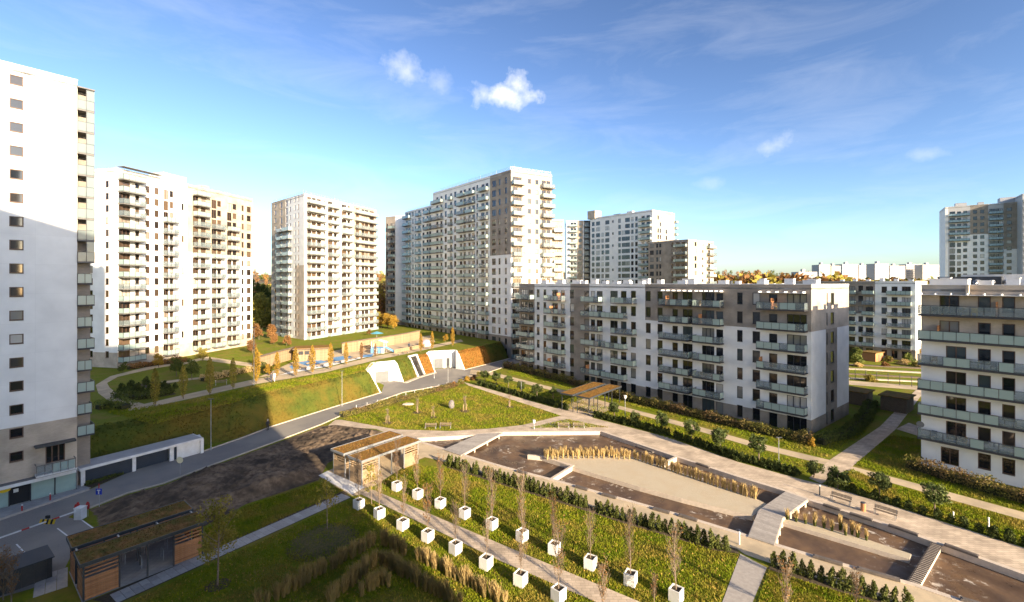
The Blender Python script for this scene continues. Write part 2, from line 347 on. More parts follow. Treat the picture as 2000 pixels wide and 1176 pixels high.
# rim of the basin: one stone wall per side
def offset_in(a, b, w, c):
    d = Vector((b[0] - a[0], b[1] - a[1])).normalized(); n = Vector((-d.y, d.x))
    return n * w
pc = (sum(cx) / len(cx), sum(cy) / len(cy))
area = sum(POND[k][0] * POND[(k + 1) % len(POND)][1] - POND[(k + 1) % len(POND)][0] * POND[k][1] for k in range(len(POND)))
sgn = 1 if area > 0 else -1
rim = tag(bpy.data.objects.new('pond_rim', None), None, None, None, 'structure'); COL.objects.link(rim)
for k in range(len(POND)):
    a, b = POND[k], POND[(k + 1) % len(POND)]
    d = Vector((b[0] - a[0], b[1] - a[1])); ln = d.length; d.normalize(); n = Vector((-d.y, d.x)) * sgn
    m = MB(); e = .12
    a2 = Vector(a) - d * e; b2 = Vector(b) + d * e; wz = .055 + .0015 * (k % 3)
    i0, i1 = a2 + n * .14, b2 + n * .14; o0, o1 = a2 - n * .32, b2 - n * .32
    m.prism([tuple(i0), tuple(i1), tuple(o1), tuple(o0)], ZW - .1, wz)
    m.build('rim_wall', stone_m, rim)

# surfaces: each a few millimetres above the one below
ROAD_L = pp([(-140, 1064), (0, 1016), (173, 957), (246, 925), (320, 897), (392, 884), (480, 853), (532, 833), (640, 799), (745, 767), (750, 752), (737, 746), (770, 742), (791, 748), (818, 737), (850, 728), (838, 722), (890, 718), (909, 722), (958, 710), (1000, 699), (1040, 693)])
ROAD_R = pp([(1040, 702), (1000, 712), (912, 742), (886, 749), (787, 767), (696, 799), (626, 830), (520, 870), (400, 914), (320, 945), (249, 964), (176, 993), (130, 1012), (0, 1066), (-140, 1120)])
sheet('road', ROAD_L + ROAD_R, 0.0, asphalt)
sheet('parking_lot', pp([(-140, 1112), (0, 1060), (128, 1010), (160, 1015), (190, 1034), (150, 1062), (118, 1128), (100, 1134), (60, 1150), (-30, 1176), (-140, 1190)]), 0.004, asphalt)
sheet('shop_pavement', pp([(-140, 1030), (0, 975), (150, 928), (160, 948), (178, 953), (0, 1014), (-140, 1062)]), 0.008, paver_g)
def kerb(name, pts, w=.16, h=.12, m=None):
    b = MB()
    for k in range(len(pts) - 1):
        p, q = Vector((*pts[k], 0)), Vector((*pts[k + 1], 0)); d = (q - p).normalized() * .02
        b.bar((p.x - d.x, p.y - d.y, h / 2 - .03 + .001 * (k % 2)), (q.x + d.x, q.y + d.y, h / 2 - .03 + .001 * (k % 2)), w, h + .06)
    o = b.build(name, m or stone_m); tag(o, None, None, None, 'structure'); return o
kerb('road_kerb', ROAD_L[0:3], .3); kerb('road_kerb', ROAD_L[5:10]); kerb('road_kerb', ROAD_R[1:12]); kerb('road_kerb', ROAD_L[13:16] , .9, .10); kerb('road_kerb', ROAD_L[18:21])

sheet('promenade', pp([(905, 746), (945, 757), (1092, 799), (1161, 817), (1300, 853), (1440, 902), (1563, 936), (1614, 948), (1759, 993), (2000, 1070), (2200, 1134), (2200, 1196), (2000, 1122), (1706, 1017), (1577, 976), (1532, 959), (1320, 892), (1173, 842.5), (1100, 843), (985, 844), (928, 849.5), (812, 856), (780, 856), (735, 838), (640, 832), (655, 820), (667, 820), (774, 839), (880, 842), (960, 837), (1022, 830), (1096, 812), (915, 753)]), 0.004, paver)
sheet('lower_walkway', pp([(785, 858), (812, 856), (822, 863), (900, 887), (980, 911), (1087, 939), (1332, 1007), (1461, 1047), (1585, 1085), (1787, 1142), (1863, 1168), (2160, 1256), (2160, 1310), (1760, 1180), (1507, 1101), (1455, 1083), (1440, 1072), (1313, 1038), (1214, 1008), (1109, 974), (980, 935), (882, 905), (830, 893), (800, 895)]), 0.008, sand_pave)
sheet('cross_path', pp([(1446, 1082), (1498, 1109), (1460, 1200), (1400, 1205)]), 0.012, deck_m)
sheet('planter_path', pp([(722, 954), (1000, 1072), (1243, 1173), (1330, 1212), (1250, 1216), (1168, 1178), (980, 1097), (704, 965)]), 0.012, paver)
sheet('upper_path', pp([(920, 722), (963, 727), (1116, 766), (1212, 793), (1368, 834), (1470, 863), (1622, 899), (1664, 911), (1706, 922), (1810, 950), (1860, 963), (2000, 1001), (2200, 1056), (2200, 1074), (2000, 1016), (1860, 977), (1810, 963), (1706, 933), (1650, 917), (1470, 873), (1368, 843), (1212, 800), (1116, 772), (950, 731), (915, 737)]), 0.008, sand_pave)
sheet('cross_path', pp([(1580, 934), (1604, 945), (1664, 912), (1750, 838), (1797, 776), (1822, 748), (1806, 744), (1719, 833), (1620, 899)]), 0.012, paver)
sheet('cross_path', pp([(1750, 838), (1830, 863), (1850, 852), (1775, 826)]), 0.016, paver)
sheet('shelter_floor', pp([(640, 920), (760, 866), (822, 872), (830, 893), (800, 905), (722, 955), (704, 966), (688, 969), (622, 930)]), 0.012, sand_pave)
sheet('gravel_bed', pp([(622, 929), (640, 920), (712, 952), (688, 966)]), 0.018, white_m)
sheet('lawn_strip_bed', pp([(1507, 1101), (1760, 1180), (1740, 1188), (1500, 1112)]), 0.012, soil_m)
sheet('hedge_bed', pp([(880, 905), (980, 935), (1109, 974), (1214, 1008), (1313, 1038), (1440, 1072), (1444, 1082), (1399, 1076), (1313, 1050), (1214, 1021), (1109, 987), (980, 947), (872, 913)]), 0.012, soil_m)

def terrain_patch(name, poly, m, amp, step=.6, seed=3, zoff=.029):
    rng = np.random.default_rng(seed); P = np.array(poly)
    x0, y0 = P.min(0); x1, y1 = P.max(0)
    xs = np.arange(x0, x1 + step, step); ys = np.arange(y0, y1 + step, step)
    X, Y = np.meshgrid(xs, ys)
    inside = np.zeros(X.shape, bool)
    for k in range(len(P)):
        a, b = P[k], P[(k + 1) % len(P)]
        c = (a[1] > Y) != (b[1] > Y); xi = (b[0] - a[0]) * (Y - a[1]) / (b[1] - a[1] + 1e-9) + a[0]; inside ^= c & (X < xi)
    # distance to the border, so that the earth lies flat where it ends
    D = np.full(X.shape, 1e9)
    for k in range(len(P)):
        a, b = P[k], P[(k + 1) % len(P)]; e = b - a; t = np.clip(((X - a[0]) * e[0] + (Y - a[1]) * e[1]) / (e @ e), 0, 1)
        D = np.minimum(D, np.hypot(X - a[0] - t * e[0], Y - a[1] - t * e[1]))
    Z = np.zeros(X.shape)
    for o in range(5):
        for _ in range(5):
            f = .25 * 1.9 ** o; th = rng.uniform(0, 6.28); Z += np.sin(X * f * math.cos(th) + Y * f * math.sin(th) + rng.uniform(0, 6)) / (1.7 ** o * 5)
    Z = zoff + amp * np.clip((D - .75) / 1.3, 0, 1) * (.45 + .5 * Z + rng.normal(0, .085, X.shape))
    Z = np.maximum(Z, zoff)
    ny, nx = X.shape; idx = np.arange(nx * ny).reshape(ny, nx); fs = []
    for j in range(ny - 1):
        for i in range(nx - 1):
            if inside[j:j + 2, i:i + 2].all(): fs.append((idx[j, i], idx[j, i + 1], idx[j + 1, i + 1], idx[j + 1, i]))
    me = bpy.data.meshes.new(name); me.from_pydata([tuple(v) for v in np.stack([X, Y, Z], -1).reshape(-1, 3).tolist()], [], [tuple(int(q) for q in f) for f in fs]); me.materials.append(m)
    me.polygons.foreach_set('use_smooth', [True] * len(fs)); me.update()
    o = put(name, me); tag(o, None, None, None, 'structure'); return o
DIRT = pp([(176, 996), (249, 967), (320, 948), (400, 917), (520, 873), (626, 833), (655, 830), (735, 840), (770, 852), (700, 872), (640, 905), (622, 938), (480, 985), (400, 1028), (330, 1020), (250, 1030), (190, 1040)])
sheet('dirt_base', DIRT, 0.014, dirt_m)
terrain_patch('dirt_mounds', DIRT, dirt_m, 1.3, .3)

# path of single slabs beside the wooden shelter
def slab_path(name, a, b, width, cols, sl, m, z=.02):
    a = Vector(a); b = Vector(b); d = b - a; ln = d.length; d.normalize(); n = Vector((-d.y, d.x)); ang = math.atan2(d.y, d.x)
    root = bpy.data.objects.new(name, None); COL.objects.link(root); tag(root, None, None, None, 'structure')
    w = width / cols; bx = MB(); g = .012
    bx.box(g, sl - g, g, w - g, -.06, z); me = bx.mesh('paving_slab', [m])
    for i in range(int(ln / sl)):
        for j in range(cols):
            p = a + d * (i * sl) + n * (j * w)
            put('paving_slab', me, root, (p.x, p.y, random.uniform(0, .006)), ang)
    return root
slab_m2 = mat('grey_paving_slab', (.40, .375, .35), (.33, .31, .29), scale=5, rough=.9, bump=.15, rnd=.14)
slab_path('slab_path', at(228, 1178), at(686, 971), 1.5, 2, .55, slab_m2)
sheet('path_joint_bed', pp([(228, 1180), (686, 972), (672, 958), (180, 1172)]), -.004, soil_m)
slab_path('slab_path', at(64, 1168), at(134, 1145), 3.2, 4, .6, slab_m2)

# pond islands, inner walls, weir
def wall_strip(name, L, w, z0, z1, m, label, cat, closed=False):
    root = empty(name, (0, 0, 0), label, cat)
    for k in range(len(L) - 1):
        a, b = Vector(L[k]), Vector(L[k + 1]); d = (b - a).normalized(); n = Vector((-d.y, d.x)) * w / 2; e = d * (w / 2 if k else 0)
        q = MB(); q.prism([tuple(a - e - n), tuple(b - n), tuple(b + n), tuple(a - e + n)], z0, z1 - .003 * k); q.build('wall_section', m, root)
    return root
zi = -.02
isl = MB(); isl.prism(pp([(1060, 892), (1140, 890), (1234, 893), (1300, 913), (1477, 974), (1499, 985), (1470, 1008), (1330, 973), (1249, 951), (1117, 912)], zi), ZW - .1, zi, 1, 0)
isl.build('sand_island', [sand_isl, stone_m]); tag(bpy.data.objects['sand_island'], None, None, None, 'structure')
isl = MB(); isl.prism(pp([(1529, 1010), (1560, 1016), (1692, 1053), (1780, 1082), (1776, 1092), (1652, 1056), (1529, 1020)], -.12), ZW - .1, -.12, 1, 0)
o = isl.build('sand_island', [sand_isl, stone_m]); tag(o, None, None, None, 'structure')
wall_strip('basin_wall', pp([(1031, 888), (1060, 891), (1118, 909), (1076, 935)], .05), .34, ZW - .1, .05, stone_m, 'pale stone wall with a bent end at the left tip of the sand island', 'wall')
wall_strip('basin_wall', pp([(1292, 906), (1320, 892)], .05), .34, ZW - .1, .045, stone_m, 'short stone wall between the sand island and the promenade', 'wall')
wr = empty('weir', (*at(1800, 1100), 0), 'ribbed stone weir crossing the pond at the right', 'weir')
wa, wb = Vector(at(1830, 1062)), Vector(at(1784, 1140)); wd = (wb - wa).normalized(); wn = Vector((-wd.y, wd.x)); wo = Vector(at(1800, 1100))
q = MB(); 
q.prism([tuple(wa - wo - wn * .28), tuple(wb - wo - wn * .28), tuple(wb - wo + wn * .28), tuple(wa - wo + wn * .28)], ZW - .1, -.02); q.build('weir_wall', stone_m, wr)
nr = 26
rb = MB(); rb.box(-.05, .05, -.36, .36, 0, .1); rme = rb.mesh('rib', [dstone_m])
for k in range(nr):
    p = wa + (wb - wa) * ((k + .5) / nr) - wo; put('rib', rme, wr, (p.x, p.y, -.05), math.atan2(wd.y, wd.x))
# dark ledges set on the rim as seats
LED = [((1242, 872), (1276, 884)), ((1360, 905), (1386, 914)), ((1608, 986), (1642, 997)), ((1660, 1003), (1704, 1017)), ((1736, 1026), (1794, 1046)), ((1845, 1064), (1912, 1088)),
       ((1588, 1086), (1646, 1103)), ((1674, 1110), (1758, 1134)), ((1876, 1170), (1925, 1184)), ((1010, 920), (1030, 926)), ((1124, 950), (1148, 957)), ((1176, 965), (1204, 973)), ((1276, 993), (1308, 1002)), ((1326, 1006), (1362, 1017))]
for k, (a, b) in enumerate(LED):
    a, b = Vector(at(*a, .1)), Vector(at(*b, .1)); c = (a + b) / 2; d = b - a
    q = MB(); q.box(-d.length / 2, d.length / 2, -.2, .2, 0, .16); q.box(-d.length / 2 + .1, d.length / 2 - .1, -.14, .14, .16, .19)
    o = q.build('stone_ledge', dstone_m, None, (c.x, c.y, .055), math.atan2(d.y, d.x))
    side = 'promenade' if k < 6 else 'lower walkway'; nn = k + 1 if k < 6 else k - 5
    tag(o, 'dark stone ledge on the pond rim by the %s, %s of its row' % (side, ordw(nn)), 'ledge', 'dark ledges on the pond rim')

# bridges
def bridge(label, quads, name='footbridge', zt=.12):
    root = empty(name, (*quads[0][0], 0), label, 'bridge'); ox, oy = quads[0][0]
    for (a, b, c, d) in quads:      # a-b one edge, d-c the other, boards across
        n = max(3, int((Vector(b) - Vector(a)).length / .30))
        for k in range(n):
            t0, t1 = (k + .02) / n, (k + .98) / n
            P = [lerp(a, b, t0), lerp(a, b, t1), lerp(d, c, t1), lerp(d, c, t0)]
            q = MB(); q.prism([(p[0] - ox, p[1] - oy) for p in P], zt - .06, zt + random.uniform(0, .006)); q.build('deck_board', deck_m, root)
        for e0, e1 in ((a, b), (d, c)):
            q = MB(); q.bar((e0[0] - ox, e0[1] - oy, zt - .16), (e1[0] - ox, e1[1] - oy, zt - .16), .14, .19); q.build('side_beam', stone_m, root)
            for t in (.1, .4, .7):
                p = lerp(e0, e1, t); q = MB(); q.box(-.09, .09, -.09, .09, ZW, zt - .25); q.build('pier', stone_m, root, (p[0] - ox, p[1] - oy, 0))
    return root
Z = .12
bridge('bent grey deck footbridge over the middle of the pond', [(at(1534, 960, Z), at(1482, 996, Z), at(1528, 1012, Z), at(1577, 975, Z)), (at(1482, 996, Z), at(1461, 1048, Z), at(1512, 1064, Z), at(1528, 1012, Z))])
bridge('short pale footbridge at the pond corner near the flat-roofed shelter', [(at(934, 848, Z), at(866, 878, Z), at(900, 889, Z), at(982, 845, Z))])

# ------------------------------------------------------------------ podium garden with green slopes
ZP = 4.5
TOP = [(-62, 50), (-53.5, 56), (-46.5, 66), (-40.5, 74.3), (-33.9, 86.2), (-29.9, 94.8), (-31.3, 103.0), (-26.9, 105.8), (-24.7, 111.4), (-23.7, 113.9), (-21.6, 117.1), (-21.5, 120.2), (-15.0, 122.4), (-14.5, 120.6), (-8.2, 131.4), (-3.5, 139.4), (4, 150), (4, 235), (-40, 300), (-170, 300), (-170, 80), (-110, 50)]
sheet('podium_lawn', TOP, ZP, lawn_m)
def slope(base, top, name='embankment', dens=26, size=.20, m=None):
    q = MB(); n = len(base)
    for k in range(n - 1):
        a, b = base[k], base[k + 1]; c, d = top[k + 1], top[k]
        # rounded shoulder: lower face steep, upper face easing off
        ma, mb = lerp(a, d, .72), lerp(b, c, .72); zm = ZP * .86
        q.quad((*a, -.05), (*b, -.05), (*mb, zm), (*ma, zm)); q.quad((*ma, zm), (*mb, zm), (*c, ZP + .004), (*d, ZP + .004))
    o = q.build(name, m or ivy_m); tag(o, None, None, None, 'structure')
    cs = []
    for k in range(n - 1):
        a, b = np.array(base[k]), np.array(base[k + 1]); c, d = np.array(top[k + 1]), np.array(top[k])
        A = np.linalg.norm(b - a) * 5.0; cnt = int(A * dens); u = RNG.random(cnt); v = RNG.random(cnt)
        p = (a[None] * (1 - u[:, None]) + b[None] * u[:, None]) * (1 - v[:, None]) + (d[None] * (1 - u[:, None]) + c[None] * u[:, None]) * v[:, None]
        z = np.where(v < .72, v / .72 * ZP * .86, ZP * .86 + (v - .72) / .28 * ZP * .14) + RNG.uniform(0, .16, cnt)
        cs.append(np.column_stack([p, z]))
    me = quads_mesh('ground_cover', leaves(np.concatenate(cs), size, up=.4), m or ivy_m)
    tag(put('ground_cover', me), None, None, None, 'stuff')
slope([(-49.8, 52.3), (-43.2, 62.2), (-39.1, 67.7), (-37.4, 72.8), (-26.9, 94.6)], [(-53.5, 56), (-46.5, 66), (-43.0, 70.6), (-40.5, 74.3), (-29.9, 94.8)])
ivy_o = mat('orange_ground_cover', (.26, .10, .018), (.20, .115, .02), scale=.9, rough=.9, trans=.15, lo=.3, hi=.7)
slope([(-24.5, 104.4), (-22.4, 109.6)], [(-26.9, 105.8), (-24.9, 111.0)])
slope([(-21.4, 112.2), (-19.2, 115.7)], [(-23.7, 113.9), (-21.6, 117.1)], m=ivy_o)
slope([(-12.1, 119), (-5.8, 129.8)], [(-14.5, 120.6), (-8.2, 131.4)], m=ivy_o)
slope([(-5.8, 129.8), (-.9, 136.4)], [(-8.2, 131.4), (-3.5, 139.4)])
# white portal walls
def vwall(b, a, c, z0, z1, th=.25, mi=0):
    d = (Vector(c) - Vector(a)).normalized(); n = Vector((-d.y, d.x)) * th
    b.prism([a, c, tuple(Vector(c) + n), tuple(Vector(a) + n)], z0, z1, mi)
def tri_end(b, base, top, mi=0, th=.3):
    d = Vector(top) - Vector(base); n = Vector((-d.y, d.x)).normalized() * th
    for (p, t) in ((Vector(base), Vector(top)), (Vector(base) + n, Vector(top) + n)): b.poly([(*p, 0), (*(p.lerp(t, .72)), ZP * .86 + .1), (*t, ZP + .1), (*t, 0)], mi)
    p, t = Vector(base), Vector(top)
    b.quad((*p, 0), (*(p + n), 0), (*(p + n).lerp(t + n, .72), ZP * .86 + .1), (*p.lerp(t, .72), ZP * .86 + .1), mi)
    b.quad((*p.lerp(t, .72), ZP * .86 + .1), (*(p + n).lerp(t + n, .72), ZP * .86 + .1), (*(t + n), ZP + .1), (*t, ZP + .1), mi)
def portal(label, segs, ends, doors):
    root = empty('garage_portal', (*segs[0][0], 0), label, 'garage portal'); root.location = (0, 0, 0)
    for a, c in segs:
        q = MB(); vwall(q, a, c, 0, ZP + .12); q.build('portal_wall', white_m, root)
    for a, c in ends:
        q = MB(); tri_end(q, a, c); q.build('side_wall', white_m, root)
    for (a, c, w, h, off, mm) in doors:
        d = (Vector(c) - Vector(a)).normalized(); n = Vector((d.y, -d.x)); p = Vector(a) + d * off; ang = math.atan2(d.y, d.x)
        q = MB(); q.box(0, w, -.06, .04, 0, h)
        for z in np.arange(.3, h, .3): q.box(0, w, -.075, -.06, z, z + .03)
        q.build('roller_gate', mm, root, (p.x, p.y, 0), ang)
portal('white garage portal with grey roller gate at the end of the long green slope', [((-29.9, 94.8), (-31.3, 103.0)), ((-31.3, 103.0), (-26.9, 105.8))], [((-26.9, 94.6), (-29.9, 94.8)), ((-24.5, 104.4), (-26.9, 105.8))], [((-31.3, 103.0), (-26.9, 105.8), 3.0, 2.4, .8, gate_m)])
portal('white garage portal with grey gate and dark door beside the orange slope', [((-21.6, 117.1), (-21.5, 120.2)), ((-21.5, 120.2), (-15.0, 122.4)), ((-15.0, 122.4), (-14.5, 120.6))], [((-19.2, 115.7), (-21.6, 117.1)), ((-12.1, 119), (-14.5, 120.6))], [((-21.5, 120.2), (-15.0, 122.4), 2.6, 2.5, .9, gate_m), ((-21.5, 120.2), (-15.0, 122.4), .9, 2.6, 4.4, frame_d)])
# skylight stair between the two small slopes
sk = empty('glazed_stair', (0, 0, 0), 'white framed sloping glass roof between the two small green slopes', 'stair')
a, b, c, d = (-22.4, 109.6), (-21.4, 112.2), (-23.7, 113.9), (-24.9, 111.0)
q = MB(); q.bar((*a, .1), (*d, ZP + .2), .45, .5); q.build('stair_cheek', white_m, sk)
q = MB(); q.bar((*b, .1), (*c, ZP + .2), .45, .5); q.build('stair_cheek', white_m, sk)
q = MB(); q.quad((*a, -.02), (*b, -.02), (*c, ZP + .02), (*d, ZP + .02)); q.build('glass_roof', pane, sk)
q = MB(); q.bar((*d, ZP + .2), (*c, ZP + .2), .5, .3); q.build('top_beam', white_m, sk)
# podium paths and playground floor
def psheet(name, L, m, dz): return sheet(name, pp(L, ZP), ZP + dz, m)
psheet('garden_path', [(254, 803), (276, 799), (360, 781), (496, 751), (636, 727), (740, 702), (800, 690), (905, 667), (900, 663), (796, 684), (735, 695), (640, 718), (500, 740), (360, 771), (282, 789), (262, 784), (232, 771), (214, 757), (209, 748), (230, 736), (290, 722), (335, 714), (330, 710), (285, 717), (215, 735), (187, 752), (192, 768), (215, 785)], sand_pave, .004)
psheet('garden_path', [(388, 702), (400, 696), (500, 711), (494, 717)], sand_pave, .008)
psheet('garden_path', [(330, 714), (390, 700), (396, 703), (340, 717)], sand_pave, .012)
psheet('garden_path', [(300, 748), (348, 741), (430, 733), (430, 736), (350, 745), (300, 752)], sand_pave, .004)
psheet('play_floor', [(505, 737), (560, 712), (600, 696), (660, 684), (720, 672), (800, 660), (845, 655), (850, 668), (800, 682), (735, 693), (640, 716), (560, 731)], sand_pave, .008)
psheet('pale_plaza', [(545, 733), (600, 716), (690, 700), (735, 693), (640, 716)], white_m, .012)
for L in ([(580, 708), (620, 702), (640, 707), (600, 715)], [(640, 700), (680, 694), (690, 698), (655, 706)], [(706, 694), (730, 691), (726, 697), (708, 698)], [(565, 716), (575, 712), (582, 716), (572, 722)]):
    psheet('blue_play_floor', L, pblue_m, .016)
psheet('planting_bed', [(236, 770), (262, 764), (330, 762), (345, 770), (285, 780), (262, 779)], soil_m, .006)
psheet('planting_bed', [(255, 752), (300, 746), (340, 748), (300, 757), (262, 759)], soil_m, .006)

# ------------------------------------------------------------------ buildings
MESHC = {}
def cached(key, fn):
    if key not in MESHC: MESHC[key] = fn()
    return MESHC[key]
def window_meshes(w, h, split, fm, near, pm):
    w, h = round(w, 2), round(h, 2)
    def mk():
        f = MB(); t = .085 if near else .08
        f.box(-w / 2, w / 2, -.03, .05, 0, t); f.box(-w / 2, w / 2, -.03, .05, h - t, h)
        f.box(-w / 2, -w / 2 + t, -.03, .05, t, h - t); f.box(w / 2 - t, w / 2, -.03, .05, t, h - t)
        for k in range(1, split):
            x = -w / 2 + w * k / split; f.box(x - t * .6, x + t * .6, -.03, .05, t, h - t)
        if h < 2: f.box(-w / 2, w / 2, -.16, -.03, -.04, 0)
        p = MB(); p.quad((-w / 2 + .02, .02, .02), (w / 2 - .02, .02, .02), (w / 2 - .02, .02, h - .02), (-w / 2 + .02, .02, h - .02))
        if near: return f.mesh('window', [fm]), p.mesh('pane', [pm])
        p.f = [tuple(i + len(f.v) for i in q) for q in p.f]
        f.v += p.v; f.f += p.f; f.m += [1] * len(p.f); f.uv += p.uv
        return f.mesh('window', [fm, pm]), None
    return cached(('w', w, h, split, fm.name, near, pm.name), mk)
def balcony_meshes(L, dep, near, sm, gm, rail, h=1.05, side=True):
    L, dep = round(L, 2), round(dep, 2)
    def mk():
        s = MB(); s.box(-L / 2, L / 2, -dep, -.005, -.2, 0)
        n = max(1, round(L / 1.15)); r = MB(); t = .045 if near else .06
        for k in range(n + 1):
            x = -L / 2 + .04 + (L - .08) * k / n; r.box(x - t / 2, x + t / 2, -dep + .02, -dep + .02 + t, -.15, h)
        r.box(-L / 2, L / 2, -dep + .005, -dep + .07, h, h + .05)
        for sx in (-L / 2 + .01, L / 2 - .06): r.box(sx, sx + .05, -dep + .07, -.01, h, h + .05)
        P = []
        pl = (L - .08) / n
        g = MB(); g.box(-pl / 2 + .03, pl / 2 - .03, -.012, .012, .06, h - .02)
        gs = MB(); gs.box(-.012, .012, -dep / 2 + .06, dep / 2 - .06, .06, h - .02)
        for k in range(n): P.append((-L / 2 + .04 + pl * (k + .5), -dep + .045))
        if near: return s.mesh('balcony', [sm]), r.mesh('railing', [rail]), {m.name: (g.mesh('glass_panel', [m]), gs.mesh('glass_panel', [m])) for m in (frost, clear)}, P
        for (x, y) in P: r.box(x - pl / 2 + .03, x + pl / 2 - .03, y - .012, y + .012, .06, h - .02, 1)
        for sx in (-L / 2 + .03, L / 2 - .03): r.box(sx - .012, sx + .012, -dep + .06, -.06, .06, h - .02, 1)
        return s.mesh('balcony', [sm]), r.mesh('railing', [rail, gm]), None, P
    return cached(('b', L, dep, near, sm.name, gm.name, h, rail.name), mk)

def Wd(u, w=1.1, h=1.5, sill=.85, fl=None, split=1): return ('w', u, w, h, sill, fl, split)
def Dr(u, w=1.6, h=2.25, fl=None, split=2): return ('w', u, w, h, .08, fl, split)
def Bl(u0, u1, dep=1.5, fl=None, gm=None, sm=None): return ('b', u0, u1, dep, fl, gm, sm)

class Building:
    def __init__(s, label, pts, z0, z1, floors, mats, near=False, fm=None, pm=None, name='apartment_building', roof=True, base=None, rail=None, cat='building', par=.5, group=None):
        s.p = [tuple(p) for p in pts]; s.z0, s.z1, s.floors, s.mats, s.near = z0, z1, floors, mats, near
        s.fm = fm or frame_b; s.pm = pm or pane; s.rail = rail or steel_d
        s.o = base or (s.p[0][0], s.p[0][1], z0)
        s.root = empty(name, s.o, label, cat, group)
        A = sum(s.p[k][0] * s.p[(k + 1) % len(s.p)][1] - s.p[(k + 1) % len(s.p)][0] * s.p[k][1] for k in range(len(s.p))); s.ccw = A > 0
        s.done = set(); s.par = par
        if roof:
            q = MB(); q.prism([(p[0] - s.o[0], p[1] - s.o[1]) for p in s.p], z1 - par - .25 - s.o[2], z1 - par - s.o[2]); q.build('roof', roof_m, s.root)
    def edge(s, i):
        a, b = Vector(s.p[i]), Vector(s.p[(i + 1) % len(s.p)]); d = b - a; L = d.length; d.normalize()
        n = Vector((d.y, -d.x)) if s.ccw else Vector((-d.y, d.x)); return a, d, n, L
    def U(s, i, px):
        a, d, n, L = s.edge(i); k = (px - 1000) / F; return (k * a.y - a.x) / (d.x - k * d.y)
    def loc(s, i, u, off, z):
        a, d, n, L = s.edge(i); p = a + d * u + n * off; return (p.x - s.o[0], p.y - s.o[1], z - s.o[2])
    def rz(s, i):
        n = s.edge(i)[2]; return math.atan2(n.x, -n.y)
    def face(s, i, cols=(), zone=None, zcuts=(), ucuts=(), floors=None, rev=.16):
        s.done.add(i); a, d, n, L = s.edge(i); fl = floors or s.floors; rz = s.rz(i); holes = []
        for c in cols:
            if c[0] == 'w':
                _, u, w, h, sill, f, split = c
                for k, zf in enumerate(fl):
                    if f and not f(k): continue
                    if zf + sill + h > s.z1 - .1 or u - w / 2 < .05 or u + w / 2 > L - .05: continue
                    holes.append((u - w / 2, u + w / 2, zf + sill, zf + sill + h))
                    fme, pme = window_meshes(w, h, split, s.fm, s.near, s.pm)
                    o = put('window' if h < 2 else 'balcony_door', fme, s.root, s.loc(i, u, -.09, zf + sill), rz)
                    if pme: put('pane', pme, o)
            else:
                _, u0, u1, dep, f, gm, sm = c
                for k, zf in enumerate(fl):
                    if f and not f(k): continue
                    L2 = u1 - u0; gm2 = gm or (frost if random.random() < .75 else clear)
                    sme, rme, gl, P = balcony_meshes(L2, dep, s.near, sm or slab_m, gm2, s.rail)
                    o = put('balcony', sme, s.root, s.loc(i, (u0 + u1) / 2, 0, zf), rz)
                    put('railing', rme, o)
                    if gl:
                        sw = random.randint(0, len(P)); fst = random.random() < .5
                        for j, (x, y) in enumerate(P):
                            mm = frost if ((j < sw) == fst) or random.random() < .12 else clear
                            put('glass_panel', gl[mm.name][0], o, (x, y, 0))
                        for sx in (-1, 1): put('glass_panel', gl[(frost if random.random() < .5 else clear).name][1], o, (sx * (L2 / 2 - .035), -dep / 2 - .01, 0))
        xs = sorted(set([0, L] + [round(v, 4) for h in holes for v in h[:2]] + [u for u in ucuts if 0 < u < L]))
        zs = sorted(set([s.z0, s.z1] + [round(v, 4) for h in holes for v in h[2:]] + [z for z in zcuts if s.z0 < z < s.z1]))
        xa, za = np.array(xs), np.array(zs); xc, zc = (xa[1:] + xa[:-1]) / 2, (za[1:] + za[:-1]) / 2
        open_ = np.zeros((len(xc), len(zc)), bool)
        for h in holes: open_ |= ((xc > h[0]) & (xc < h[1]))[:, None] & ((zc > h[2]) & (zc < h[3]))[None]
        b = MB(); P = lambda u, z, off=0: s.loc(i, u, off, z)
        for ii in range(len(xc)):
            jj = 0
            while jj < len(zc):
                if open_[ii, jj]: jj += 1; continue
                mi = zone(xc[ii], zc[jj]) if zone else 0; j2 = jj
                while j2 + 1 < len(zc) and not open_[ii, j2 + 1] and (zone(xc[ii], zc[j2 + 1]) if zone else 0) == mi: j2 += 1
                b.quad(P(xs[ii], zs[jj]), P(xs[ii + 1], zs[jj]), P(xs[ii + 1], zs[j2 + 1]), P(xs[ii], zs[j2 + 1]), mi, [(xs[ii], zs[jj]), (xs[ii + 1], zs[jj]), (xs[ii + 1], zs[j2 + 1]), (xs[ii], zs[j2 + 1])])
                jj = j2 + 1
        for (u0, u1, z0, z1) in holes:
            mi = zone((u0 + u1) / 2, (z0 + z1) / 2) if zone else 0
            for (p, q_) in (((u0, z0), (u1, z0)), ((u1, z0), (u1, z1)), ((u1, z1), (u0, z1)), ((u0, z1), (u0, z0))):
                b.quad(P(*p), P(*q_), P(*q_, -rev), P(*p, -rev), mi)
        b.build('wall', s.mats, s.root)
    def finish(s, zone=None, coping=True, zcuts=(), skip=()):
        for i in range(len(s.p)):
            if i not in s.done and i not in skip: s.face(i, (), zone, zcuts)
            if coping:
                a, d, n, L = s.edge(i); q = MB(); q.bar(s.loc(i, -.02, -.13, s.z1 + .03 + .002 * i), s.loc(i, L + .02, -.13, s.z1 + .03 + .002 * i), .38, .07); q.build('parapet_coping', coping_m, s.root)
